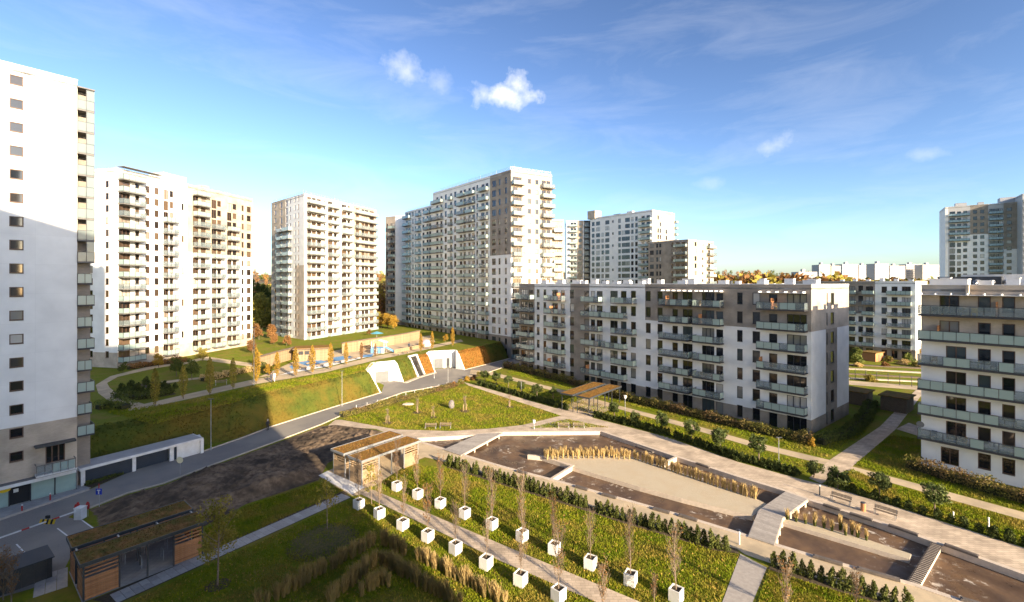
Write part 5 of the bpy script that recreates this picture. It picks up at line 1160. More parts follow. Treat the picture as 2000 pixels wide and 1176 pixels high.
# golden columnar trees on the podium edge
def column_mesh(h, r, seed, m):
    g = np.random.default_rng(seed); n = 900; z = g.beta(1.6, 1.5, n); rr = r * np.sin(np.clip(z * .93 + .06, 0, 1) * math.pi) ** .7; th = g.uniform(0, 6.283, n); d = rr * np.sqrt(g.random(n))
    return quads_mesh('crown', leaves(np.column_stack([d * np.cos(th), d * np.sin(th), .35 + z * h]), .16, up=.8, rng=g), m)
CLM = [column_mesh(5.2, .62, 200 + k, m) for k, m in enumerate((gold_m, yg_m, gold_m, rust_m))]
ctr = MB(); ctr.tube([(0, 0, 0), (0, 0, 4.4)], [.06, .02], 5); CTR = ctr.mesh('trunk', [bark_m])
for k, (px, py, s, kd) in enumerate([(303, 793, 1.0, 1), (358, 779, .95, 1), (410, 772, 1.1, 1), (455, 760, .95, 1), (501, 749, 1.15, 0), (541, 738, .9, 0), (577.5, 736, 1.0, 0), (610, 730, 1.02, 0), (646, 722, 1.0, 2), (676, 713, .9, 2), (706, 704, .75, 3), (733, 698, .6, 3), (822, 688, .88, 2), (844, 683, .9, 2), (884, 677, 1.0, 0)]):
    x, y = at(px, py, ZP); o = empty('columnar_tree', (x, y, ZP), 'golden columnar tree on the podium edge, %s from the left tower' % ordw(k + 1), 'tree', 'golden columnar trees on the podium', k); o.scale = (s, s, s); put('crown', CLM[kd], o); put('trunk', CTR, o)
k = 0
for (px, py, s, kd, tx) in ((345, 735, .36, 1, 'beside the curved path'), (375, 742, .33, 1, 'behind the second columnar tree'), (345, 722, .3, 2, 'near the balconies'), (310, 718, .26, 3, 'in front of the cream block'), (396, 706, .3, 4, 'by the garden path crossing'), (515, 728, .22, 1, 'at the start of the plank fence'), (508, 716, .26, 3, 'left of the plank fence'), (525, 733, .2, 3, 'beside the strollers'), (240, 729, .22, 1, 'at the corner of the cream block'), (870, 668, .22, 3, 'low orange, at the right of the playground'), (560, 676, .3, 2, 'behind the plank fence'), (535, 672, .3, 2, 'on the lawn before the lone tower'), (720, 655, .2, 2, 'behind the curved fence'), (493, 690, .34, 2, 'near the right end of the cream block')):
    x, y = at(px, py, ZP); k += 1; big_tree(x, y, ZP, s, kd, 'small leafy garden tree %s' % tx, 'small garden trees', 'garden_tree')
for j in range(12):
    px, py = 240 + 9 * j + random.uniform(-4, 4), 757 + random.uniform(-6, 16); x, y = at(px, py, ZP); o = put('clipped_shrub', SHL[j % 5], None, (x, y, ZP), j, random.uniform(1.0, 1.7)); tag(o, 'dark bush in the shaded garden bed, %s from the left' % ordw(j + 1), 'shrub', 'bushes in the shaded garden bed')
for j, (px, py) in enumerate(((885, 755), (900, 750), (912, 744), (925, 742), (935, 735))):
    x, y = at(px, py); o = put('round_bush', shrub_mesh(.8, 1.1, 300 + j, (rust_m, hedge_m, gold_m)[j % 3], 500, .14), None, (x, y, 0), j); tag(o, 'rusty rounded bush at the road end of the promenade, %s from the left' % ordw(j + 1), 'shrub', 'rusty bushes at the promenade end')
o = put('round_bush', shrub_mesh(.5, 1.2, 310, gold_m, 500, .12), None, (*at(1586, 872), 0)); tag(o, 'bright yellow bush at the near end of the long hedge', 'shrub')
# ornamental grasses
def tuft_mesh(h, r, n, seed, m, w=.03):
    g = np.random.default_rng(seed); th = g.uniform(0, 6.283, n); C = np.column_stack([np.cos(th) * r * .3 * np.sqrt(g.random(n)), np.sin(th) * r * .3 * np.sqrt(g.random(n)), np.zeros(n)]); hh = h * g.uniform(.55, 1.1, n); sp = g.normal(0, r, (n, 2))
    a = np.column_stack([-np.sin(th), np.cos(th), np.zeros(n)]) * w; mid = C + np.column_stack([sp * .45, hh * .6]); tip = C + np.column_stack([sp, hh])
    return quads_mesh('grass_tuft', np.stack([C - a * .5, C + a * .5, mid + a, mid - a], 1), m), np.stack([mid - a, mid + a, tip + a * .3, tip - a * .3], 1)
def tuft(h, r, n, seed, m, m2, w=.03):
    g = np.random.default_rng(seed); th = g.uniform(0, 6.283, n); C = np.column_stack([np.cos(th) * r * .4 * np.sqrt(g.random(n)), np.sin(th) * r * .4 * np.sqrt(g.random(n)), np.zeros(n)]); hh = h * g.uniform(.55, 1.1, n); sp = g.normal(0, r * .33, (n, 2))
    a = np.column_stack([-np.sin(th), np.cos(th), np.zeros(n)]) * w; mid = C + np.column_stack([sp * .4, hh * .55]); tip = C + np.column_stack([sp, hh])
    P = np.concatenate([np.stack([C - a * .3, C + a * .3, mid + a * .8, mid - a * .8], 1), np.stack([mid - a * .8, mid + a * .8, tip + a * .25, tip - a * .25], 1)])
    return quads_mesh('grass_tuft', P, [m2, m], [0] * n + [1] * n)
TUF = [tuft(1.15, .30, 90, 400 + k, straw_m, straw_m) for k in range(5)]
TUG = [tuft(1.15, .30, 90, 410 + k, straw_m, shrub_m) for k in range(4)]
k = 0
for j in range(34):
    px = 1064 + (1234 - 1064) * (j // 2 + .5 * (j % 2)) / 17; py = 890 + 5 * (j % 2) + random.uniform(-1, 1) - (2 if 1090 < px < 1200 else 0); k += 1; x, y = at(px, py + 2, zi)
    o = put('grass_tuft', TUF[j % 5], None, (x, y, zi), j, random.uniform(.8, 1.15)); tag(o, 'straw grass tuft on the far edge of the sand island, %s from the left' % ordw(k), 'grass tuft', 'straw tufts on the far island edge')
for j in range(34):
    t = (j + .5) / 34; px, py = 1236 + (1477 - 1236) * t, 894 + (974 - 894) * t; x, y = at(px, py + 1.5, zi)
    o = put('grass_tuft', TUF[(j * 3) % 5], None, (x + random.uniform(-.1, .1), y, zi), j, random.uniform(.8, 1.2)); tag(o, 'straw grass tuft on the promenade edge of the sand island, %s from the bend' % ordw(j + 1), 'grass tuft', 'straw tufts on the promenade island edge')
for j, (u, v) in enumerate([(350, 545), (410, 560), (475, 575), (540, 590), (605, 605), (660, 625), (720, 620), (755, 655), (800, 650), (840, 670), (900, 690)]):
    x, y = at(1440 + u / 3.571, 860 + v / 3.571 + 2, -.12); o = put('grass_tuft', TUG[j % 4], None, (x, y, -.12), j, random.uniform(.85, 1.2)); tag(o, 'golden grass tuft on the narrow island past the bent bridge, %s from the bridge' % ordw(j + 1), 'grass tuft', 'tufts on the narrow island')
RED = [tuft(1.35, .46, 170, 420 + k, reed_m, reed_m, .028) for k in range(4)]; REG = [tuft(1.25, .40, 160, 430 + k, straw_m, reed_m, .028) for k in range(3)]
ROWS = [('shaded outer row at the lower left', [(734, 1064), (640, 1116), (546, 1170), (500, 1196)], RED), ('shaded second row at the lower left', [(735, 1102), (690, 1140), (640, 1184)], RED), ('shaded inner row left of the golden row', [(745, 1062), (795, 1088)], RED), ('shaded row running to the bottom edge', [(745, 1100), (800, 1132), (873, 1176), (900, 1192)], RED), ('short shaded row in the middle bottom', [(700, 1166), (745, 1142), (760, 1150)], RED), ('golden sunlit row at the bottom', [(813, 1091), (880, 1126), (970, 1178), (990, 1190)], REG)]
for txt, L, ms in ROWS:
    k = 0
    for a, b in zip(L, L[1:]):
        a, b = Vector(at(*a)), Vector(at(*b)); ln = (b - a).length; n = max(2, int(ln / .42))
        for j in range(n):
            p = a.lerp(b, (j + .5) / n); k += 1
            o = put('grass_tuft', ms[k % len(ms)], None, (p.x + random.uniform(-.12, .12), p.y + random.uniform(-.12, .12), 0), k, random.uniform(.75, 1.1)); tag(o, 'ornamental grass tuft, %s in the %s' % (ordw(k), txt), 'grass tuft', 'ornamental grass, ' + txt)

# ------------------------------------------------------------------ shelters
def shelter(label, P, ang, L, Wd_, hh, roofm, slatm, frm, walls=True, name='garden_shelter'):
    """x along the open front, y to the back"""
    root = empty(name, (*P, 0), label, 'shelter', None, ang)
    post = MB(); post.box(-.05, .05, -.05, .05, 0, hh); pme = post.mesh('post', [frm])
    xs_ = (0, L * .27, L * .5, L * .73, L)
    for y in (0, Wd_ * .42, Wd_ * .58, Wd_):
        for x in xs_:
            if y in (Wd_ * .42, Wd_ * .58) and x not in (0, L, L * .5): continue
            put('post', pme, root, (x, y, 0))
    for (y0, y1) in ((-.25, Wd_ * .42), (Wd_ * .58, Wd_ + .25)):
        q = MB(); q.box(-.2, L + .2, y0, y1, hh + .02, hh + .16); rf = q.build('roof', roofm, root)
        P_ = scatter_poly([(-.1, y0 + .1), (L + .1, y0 + .1), (L + .1, y1 - .1), (-.1, y1 - .1)], 1400); C_ = np.column_stack([P_, np.full(len(P_), hh + .17)])
        tag(put('sedum', quads_mesh('sedum', leaves(C_, .09, up=1), roofm), rf), None, None, None, 'stuff')
        q = MB(); q.box(-.24, L + .24, y0 - .05, y0, hh - .06, hh + .2); q.box(-.24, L + .24, y1, y1 + .05, hh - .06, hh + .2); q.box(-.25, -.2, y0, y1, hh - .06, hh + .2); q.box(L + .2, L + .25, y0, y1, hh - .06, hh + .2); q.build('roof_edge', frm, rf)
    for x in (0, L * .33, L * .67, L):
        q = MB(); q.box(x - .05, x + .05, Wd_ * .42, Wd_ * .58, hh - .02, hh + .08); q.build('cross_beam', galv_m, root)
    if not walls: return root
    def slat(x0, x1, y0, y1, z, w=.13):
        horiz = abs(x1 - x0) > abs(y1 - y0); ln = round(abs(x1 - x0) + abs(y1 - y0), 3)
        def mk():
            s = MB(); s.box(0, ln, -.014, .014, 0, w); return s.mesh('slat', [slatm])
        put('slat', cached(('slat', ln, w, slatm.name), mk), root, (x0, y0, z), 0 if horiz else math.pi / 2)
    def panel(x0, x1, y0, y1, full=False):
        z = .08
        while z < hh - .2:
            if full or z < hh * .55: slat(x0, x1, y0, y1, z, .135); z += .155
            else: slat(x0, x1, y0, y1, z, .10); z += .27
    panel(.06, L * .27 - .06, -.03, -.03); panel(L * .73 + .06, L - .06, -.03, -.03)
    panel(.06, L - .06, Wd_ + .03, Wd_ + .03, True)
    panel(-.03, -.03, .06, Wd_ * .40); panel(-.03, -.03, Wd_ * .6, Wd_ - .06); panel(L + .03, L + .03, .06, Wd_ * .40); panel(L + .03, L + .03, Wd_ * .6, Wd_ - .06)
    return root
A = Vector(at(163, 1175)); B = Vector(at(395, 1083)); sd = (B - A).normalized()
SH1 = shelter('dark framed bicycle shelter with orange slats and mossy twin roofs at lower left', tuple(A), math.atan2(sd.y, sd.x), (B - A).length, 5.2, 2.6, sedum_m, wood_m, steel_d)
A = Vector(at(707, 949)); B = Vector(at(816, 905)); sd2 = (B - A).normalized()
shelter('sunlit slatted shelter with orange twin roofs between the planters and the pond', tuple(A), math.atan2(sd2.y, sd2.x), (B - A).length, 5.6, 2.7, sedum_o, wood_l, galv_m)
A = Vector(at(1150, 812)); B = Vector(at(1210, 786)); sd3 = (B - A).normalized()
shelter('open pergola shelter with two orange roofs beside the promenade', tuple(A), math.atan2(sd3.y, sd3.x), (B - A).length, 5.4, 2.9, sedum_o, wood_l, steel_d, False)
sheet('pergola_floor', [tuple(Vector(at(1150, 812)) + sd3 * u + Vector((-sd3.y, sd3.x)) * v) for u, v in ((-1, -1), (9.2, -1), (9.2, 6.6), (-1, 6.6))], .016, paver)
# bicycle hoops inside the first shelter
A = Vector(at(163, 1175)); sn = Vector((-sd.y, sd.x)); sd = (Vector(at(395, 1083)) - A).normalized(); sn = Vector((-sd.y, sd.x))
hp = MB(); hp.tube([(0, 0, 0), (0, 0, .75), (.12, 0, .85), (.58, 0, .85), (.7, 0, .75), (.7, 0, 0)], .022, 6); HP = hp.mesh('bicycle_stand', [galv_m], True)
for k in range(6):
    p = A + sd * (2.2 + .7 * k) + sn * (1.5 if k % 2 == 0 else 3.2); o = put('bicycle_stand', HP, None, (p.x, p.y, .01), math.atan2(sn.y, sn.x)); tag(o, 'steel hoop stand inside the lower left shelter, %s from its left end' % ordw(k + 1), 'bicycle stand', 'hoops in the shelter')
sheet('shelter_floor', [tuple(A + sd * u + sn * v) for u, v in ((-.1, -.1), (7.5, -.1), (7.5, 5.4), (-.1, 5.4))], .01, paver_g)
# dark shed
o = empty('dark_shed', (*at(102, 1127), 0), 'low dark grey metal shed at the bottom left corner', 'shed'); a0, b0, c0 = Vector(at(102, 1127)), Vector(at(37, 1151)), Vector(at(84, 1103))
e1 = (b0 - a0); e1n = e1.normalized(); e2n = Vector((-e1n.y, e1n.x)); e2n = e2n if e2n.dot(c0 - a0) > 0 else -e2n
q = MB(); q.prism([(0, 0), tuple(e1n * 6), tuple(e1n * 6 + e2n * 2.4), tuple(e2n * 2.4)], 0, 1.5); q.build('shed_wall', steel_d, o)
q = MB(); P4 = [-e1n * .12 - e2n * .12, e1n * 6.1 - e2n * .12, e1n * 6.1 + e2n * 2.5, -e1n * .12 + e2n * 2.5]; q.prism([tuple(p) for p in P4], 1.5, 1.58); q.build('shed_roof', gate_d, o)
for k in range(9):
    p = e1n * (.3 + .65 * k) - e2n * .02; q = MB(); q.box(-.02, .02, -.02, .02, 0, 1.5); q.build('seam', steel_d, o, (p.x, p.y, 0), math.atan2(e1n.y, e1n.x))

# ------------------------------------------------------------------ street furniture
def bench(label, px, py, ang, group=None, z=0, L=1.8):
    x, y = at(px, py, z); o = empty('park_bench', (x, y, z), label, 'bench', group, ang)
    sl = MB(); sl.box(-L / 2, L / 2, -.035, .035, -.014, .014); me = sl.mesh('slat', [bark_m])
    for k in range(4): put('slat', me, o, (0, -.18 + .09 * k + .05, .45))
    for k in range(3):
        s = put('slat', me, o, (0, .22 + .03 * k, .58 + .1 * k)); s.rotation_euler = (R(78), 0, 0)
    for sx in (-1, 1):
        q = MB(); q.bar((sx * (L / 2 - .1), -.2, 0), (sx * (L / 2 - .1), -.2, .44), .05, .05); q.bar((sx * (L / 2 - .1), .2, 0), (sx * (L / 2 - .1), .3, .86), .05, .05); q.bar((sx * (L / 2 - .1), -.22, .43), (sx * (L / 2 - .1), .24, .43), .05, .04); q.build('leg', galv_m, o)
    return o
pr = math.atan2(*(lambda v: (v.y, v.x))(Vector(at(1759, 991)) - Vector(at(1614, 947))))
bench('brown slatted bench on the promenade left of the bin', 1642, 982, pr, 'promenade benches'); bench('brown slatted bench on the promenade right of the bin', 1729, 1009, pr, 'promenade benches')
bench('grey bench on the triangular lawn nearer the sculpture lawn', 1101, 837, 0, 'benches by the pond head'); bench('grey bench on the triangular lawn nearer the promenade', 1131, 837, 0, 'benches by the pond head')
bench('bench at the sculpture lawn edge nearer the road', 841, 838, 0, 'benches at the sculpture lawn'); bench('bench at the sculpture lawn edge nearer the bridge', 870, 837, 0, 'benches at the sculpture lawn')
bench('long bench on the garden plaza under the podium', 432, 752, .6, None, ZP)
def bin_(label, px, py):
    x, y = at(px, py); o = empty('litter_bin', (x, y, 0), label, 'bin'); q = MB(); q.tube([(0, 0, 0), (0, 0, .8)], .22, 12); q.build('bin_body', wood_m, o, smooth=False); q = MB(); q.tube([(0, 0, .8), (0, 0, .86)], [.25, .2], 12); q.build('bin_rim', steel_d, o)
bin_('brown round litter bin between the promenade benches', 1686, 998); 
def bollard(label, px, py, h=.95, m=steel_d, group='promenade bollards'):
    x, y = at(px, py); o = empty('bollard', (x, y, 0), label, 'bollard', group); q = MB(); q.tube([(0, 0, 0), (0, 0, h)], .06, 8); q.build('bollard_post', m, o); q = MB(); q.tube([(0, 0, h), (0, 0, h + .12)], [.075, .06], 8); q.build('bollard_head', white_m, o)
bollard('dark bollard on the promenade left of the benches', 1601, 967); bollard('pale bollard at the end of the shrub row by the bent bridge', 1444, 1064, 1.0, white_m); bollard('white marker post among the loose shrubs at the right', 1931, 1030, .8, white_m); bollard('short white marker among the loose shrubs near the second pine', 1862, 1012, .5, white_m)
for k, (px, py) in enumerate(((43, 1000), (98, 977))): bollard('small red and white bollard on the shop pavement, %s' % ('nearer the left edge' if k == 0 else 'nearer the garage row'), px, py, .62, red_m, 'shop bollards')
def lamp(label, px, py, top, kind=0, z=0):
    x, y = at(px, py, z); h = (py - top) * y / F; o = empty('lamp_post', (x, y, z), label, 'lamp', 'park lamps'); q = MB(); q.tube([(0, 0, 0), (0, 0, .6), (0, 0, h)], [.09, .055, .035], 8); q.build('pole', galv_m, o)
    q = MB()
    if kind == 0: q.box(-.35, .35, -.10, .10, h, h + .08)
    else: q.tube([(0, 0, h - .35), (0, 0, h + .12)], [.16, .24], 10)
    q.build('lamp_head', white_m if kind else steel_d, o)
lamp('tall lamp post at the road below the shaded slope', 412, 879, 780); lamp('tall lamp post in front of the sunlit long slope', 668, 793, 725); lamp('lamp post before the second garage portal', 848, 739, 684); lamp('lamp post at the road corner by the rusty bushes', 875, 754, 714); lamp('lamp post at the hedge end near the cross path', 1521, 908, 855)
lamp('lamp with white lantern beside the pergola shelter', 1221, 826, 774, 1); lamp('lamp with white lantern on the sculpture lawn edge', 1043, 838, 822, 1); lamp('slim lamp among the left pines', 1018, 775, 745); lamp('podium lamp near the white garden path', 496, 752, 640, 0, ZP)
# road signs, barrier, cabinet
def sign(label, px, py, top, shape, m):
    x, y = at(px, py); h = (py - top) * y / F; o = empty('road_sign', (x, y, 0), label, 'sign'); q = MB(); q.tube([(0, 0, 0), (0, 0, h)], .03, 6); q.build('pole', galv_m, o)
    q = MB()
    if shape == 'disc': q.tube([(0, -.05, h - .25), (0, -.08, h - .25)], .38, 16); q.build('disc', m, o)
    else:
        q.box(-.3, .3, -.07, -.04, h - .75, h - .15); q.build('panel', m, o); q = MB(); q.box(-.05, .05, -.085, -.072, h - .68, h - .35); q.box(-.16, .16, -.085, -.072, h - .36, h - .26); q.build('emblem', white_m, o)
        q = MB(); q.box(-.04, .04, -.06, -.03, h - .12, h + .32); q.build('stripe', red_m, o)
    return o
sign('round pale sign disc on a pole at the road bend', 352, 927, 894, 'disc', mat('pale_sign_back', (.62, .60, .42), rough=.6)); sign('blue square road sign with white mark near the barrier', 194, 990, 951, 'sq', blue_m)
o = sign('small red round sign at the barrier island', 172, 1009, 982, 'disc', red_m); o.scale = (.5, .5, 1)
ba, bb = Vector(at3(157, 1013)), Vector(at3(-60, 1092)); br = empty('boom_barrier', (ba.x, ba.y, 0), 'white and red boom barrier with striped board across the car park entrance', 'barrier'); dv = bb - ba
q = MB(); q.box(-.35, .35, -.3, .3, 0, 1.05); q.box(-.38, .38, -.33, .33, 1.05, 1.12); q.build('cabinet', white_m, br)
n = 14
for k in range(n):
    a, b = dv * (k / n), dv * ((k + .98) / n); q = MB(); q.bar((a.x, a.y, .85), (b.x, b.y, .85), .08, .11); q.build('boom_section', red_m if k in (3, 7, 11) else white_m, br)
bm = dv * .33; stripe = [yellow_m, black_m]; ang = math.atan2(dv.y, dv.x)
for k in range(7):
    q = MB(); w = .2; x = (k - 3.5) * w; q.poly([(x, 0, -.22), (x + w, 0, -.22), (x + w + .16, 0, .22), (x + .16, 0, .22)]); q.poly([(x, .02, -.22), (x + .16, .02, .22), (x + w + .16, .02, .22), (x + w, .02, -.22)]); q.build('stripe', stripe[k % 2], br, (bm.x, bm.y - .1, .85), 0)
q = MB(); q.box(-.16, .16, -.05, .1, .25, .5); q.build('signal_box', black_m, br, (bm.x, bm.y, .85))
for k, (px, py) in enumerate(((148, 1004), (152, 1000))):
    x, y = at(px, py); o = empty('red_post', (x, y, 0), 'red fire post on the barrier island, %s of two' % ('nearer' if k == 0 else 'farther'), 'post', 'red posts'); q = MB(); q.box(-.1, .1, -.1, .1, 0, .75); q.build('post_body', red_m, o); q = MB(); q.tube([(0, 0, .75), (0, 0, .95)], [.12, .08], 8); q.build('post_cap', red_m, o)
for k, (pa, pb) in enumerate([((112, 1032), (136, 1050)), ((32, 1063), (50, 1081)), ((160, 1016), (182, 1032)), ((-30, 1085), (-14, 1102))]):
    a, b = Vector(at(*pa)), Vector(at(*pb)); q = MB(); q.bar((a.x, a.y, .008), (b.x, b.y, .008), .1, .004); tag(q.build('lane_marking', white_m), None, None, None, 'structure')
sheet('planting_bed', pp([(134, 1010), (160, 996), (196, 1002), (230, 1016), (196, 1034), (170, 1018), (156, 1014)]), .02, lawn_m)
sheet('planting_bed', pp([(160, 948), (240, 922), (246, 925), (180, 953)]), .02, soil_m)
hedge('low dark shrubs in the bed before the first garage gate', [(166, 949), (205, 936), (240, 926)], .7, .35, green_m, 120, .1)
hedge('low dark shrubs before the end wall of the garage row', [(345, 895), (388, 884)], .7, .4, green_m, 120, .1)
# fence along the road by the sculpture lawn
fa, fb = Vector(at3(696, 800)), Vector(at3(886, 751)); fr = empty('wire_fence', tuple(fa), 'thin white post fence along the road beside the hedge strip', 'fence'); dv = fb - fa
pm_ = MB(); pm_.box(-.035, .035, -.035, .035, 0, .8); pme = pm_.mesh('post', [white_m])
for k in range(12): put('post', pme, fr, tuple(dv * (k / 11)))
for z in (.4, .75): q = MB(); q.bar((0, 0, z), (dv.x, dv.y, z), .02, .02); q.build('rail', galv_m, fr)
# sculpture lawn: boulder, flat slab
def rock(name, label, px, py, s, m, seed):
    g = np.random.default_rng(seed); x, y = at(px, py); q = MB(); nu, nv = 10, 7
    P = [[(math.cos(6.283 * i / nu) * math.sin(math.pi * j / nv) * s[0] * g.uniform(.8, 1.15), math.sin(6.283 * i / nu) * math.sin(math.pi * j / nv) * s[1] * g.uniform(.8, 1.15), s[2] * (.5 - .5 * math.cos(math.pi * j / nv)) - .05) for i in range(nu)] for j in range(nv + 1)]
    for j in range(nv):
        for i in range(nu): q.quad(P[j][i], P[j][(i + 1) % nu], P[j + 1][(i + 1) % nu], P[j + 1][i])
    tag(q.build(name, m, None, (x, y, 0)), label, 'stone')
rock('boulder', 'upright grey boulder in the middle of the sculpture lawn', 882, 798, (.55, .45, 1.6), mat('grey_granite', (.16, .145, .14), (.22, .2, .19), scale=3, rough=.9, bump=.5), 3)
rock('flat_stone', 'flat pale stone slab near the hedge strip on the sculpture lawn', 797, 791, (1.2, .7, .4), stone_m, 4)

# ------------------------------------------------------------------ playground on the podium
def plank_fence(label, L, h, cap=True):
    x0, y0 = at(*L[0], ZP); root = empty('plank_fence', (x0, y0, ZP), label, 'fence')
    for a, b in zip(L, L[1:]):
        a, b = Vector(at(*a, ZP)), Vector(at(*b, ZP)); ln = (b - a).length; ang = math.atan2((b - a).y, (b - a).x); n = max(1, int(ln / .22))
        bd = MB(); bd.box(0, ln / n - .03, -.03, .03, 0, h); bme = bd.mesh('board', [wood_l])
        for k in range(n): p = a.lerp(b, k / n); put('board', bme, root, (p.x - x0, p.y - y0, random.uniform(-.03, .03)), ang)
        if cap: q = MB(); q.box(-.05, ln + .05, -.35, .35, h + .02, h + .22); q.build('fence_roof', bark_m, root, (a.x - x0, a.y - y0, 0), ang)
plank_fence('tall plank fence with dark roof left of the wooden hut', [(507, 722), (540, 711), (581, 699)], 2.6); plank_fence('tall curved plank fence behind the blue play structure', [(668, 691), (700, 685), (730, 680), (770, 673), (795, 668), (820, 662)], 2.6)
plank_fence('low plank wall in front of the play equipment', [(770, 690), (800, 684), (830, 678)], .9, False)
x, y = at(612, 702, ZP); o = empty('wooden_hut', (x, y, ZP), 'wooden hut with broad rusty flat roof between the plank fences', 'hut', None, .35)
bd = MB(); bd.box(0, .27, -.04, .04, 0, 2.7); bme = bd.mesh('wall_board', [wood_l])
for k in range(24): put('wall_board', bme, o, (-3.6 + k * .3, -2.0, 0)); put('wall_board', bme, o, (-3.6 + k * .3, 2.0, 0))
for k in range(13): put('wall_board', bme, o, (-3.6, -2 + k * .3, 0), math.pi / 2); put('wall_board', bme, o, (3.6, -2 + k * .3, 0), math.pi / 2)
q = MB(); q.prism([(-4.2, -2.6), (4.2, -2.6), (4.2, 2.6), (-4.2, 2.6)], 2.72, 2.95); q.build('roof', bark_m, o); q = MB(); q.box(-4.1, 4.1, -2.5, 2.5, 2.95, 3.02); q.build('roof_sedum', sedum_o, o)
for k in range(3): q = MB(); q.box(-3.0 + k * 1.3, -2.0 + k * 1.3, -2.07, -2.03, 1.5, 2.3); q.build('window', frame_d, o)
# blue and white play structure
x, y = at(740, 689, ZP); o = empty('play_structure', (x, y, ZP), 'blue and white climbing frame with slide and sail roof', 'playground')
for (sx, sy) in ((-1.6, -1), (1.6, -1), (-1.6, 1), (1.6, 1)): q = MB(); q.tube([(sx, sy, 0), (sx, sy, 3.0)], .07, 6); q.build('post', white_m, o)
q = MB(); q.box(-1.7, 1.7, -1.1, 1.1, 1.3, 1.42); q.build('platform', pblue_m, o)
q = MB(); q.quad((-2.0, -1.3, 2.7), (.2, -1.4, 3.3), (.2, 1.4, 3.3), (-2.0, 1.3, 2.7)); q.quad((.2, -1.4, 3.3), (2.2, -1.3, 2.6), (2.2, 1.3, 2.6), (.2, 1.4, 3.3)); q.build('sail_roof', white_m, o)
q = MB(); q.quad((1.7, -.4, 1.4), (1.7, .4, 1.4), (4.0, .4, .2), (4.0, -.4, .2)); q.bar((1.7, -.42, 1.5), (4.0, -.42, .3), .06, .25); q.bar((1.7, .42, 1.5), (4.0, .42, .3), .06, .25); q.build('slide', pblue_m, o)
for k in range(4): q = MB(); q.box(-1.75 + .9 * k, -1.05 + .9 * k, -1.16, -1.1, .05, 1.25); q.build('panel', (pblue_m, white_m)[k % 2], o)
x, y = at(736, 668, ZP); o = empty('parasol', (x, y, ZP), 'turquoise parasol behind the curved fence', 'parasol'); q = MB(); q.tube([(0, 0, 0), (0, 0, 3)], .05, 6); q.build('pole', galv_m, o); q = MB(); q.tube([(0, 0, 2.6), (0, 0, 3.2)], [2.0, .1], 10); q.build('canopy', mat('turquoise_canvas', (.10, .32, .42), (.08, .28, .38), rough=.8), o)
pink_m = mat('pink_canvas', (.62, .36, .40), (.55, .3, .36), rough=.8)
x, y = at(832, 675, ZP); o = empty('play_tent', (x, y, ZP), 'pink and white dome play tent near the right columnar trees', 'tent'); q = MB(); q.tube([(0, 0, 0), (0, 0, .9), (0, 0, 1.5), (0, 0, 1.8)], [1.6, 1.45, .9, .1], 10); q.build('dome', pink_m, o); q = MB(); q.tube([(0, 0, -.01), (0, 0, .45)], [1.68, 1.6], 10); q.build('skirt', white_m, o)
for k, (px, py) in enumerate(((592, 722), (625, 716), (660, 709), (690, 702), (605, 712), (645, 706), (792, 690), (775, 694))):
    x, y = at(px, py, ZP); o = empty('plaza_seat', (x, y, ZP), 'low seat block on the podium plaza, %s from the left' % ordw(k + 1), 'seat', 'plaza seats', .5); q = MB(); q.box(-.7, .7, -.3, .3, .3, .42); q.build('seat', wood_l, o)
    for sx in (-.5, .5): q = MB(); q.box(sx - .1, sx + .1, -.25, .25, 0, .3); q.build('leg', steel_d, o)

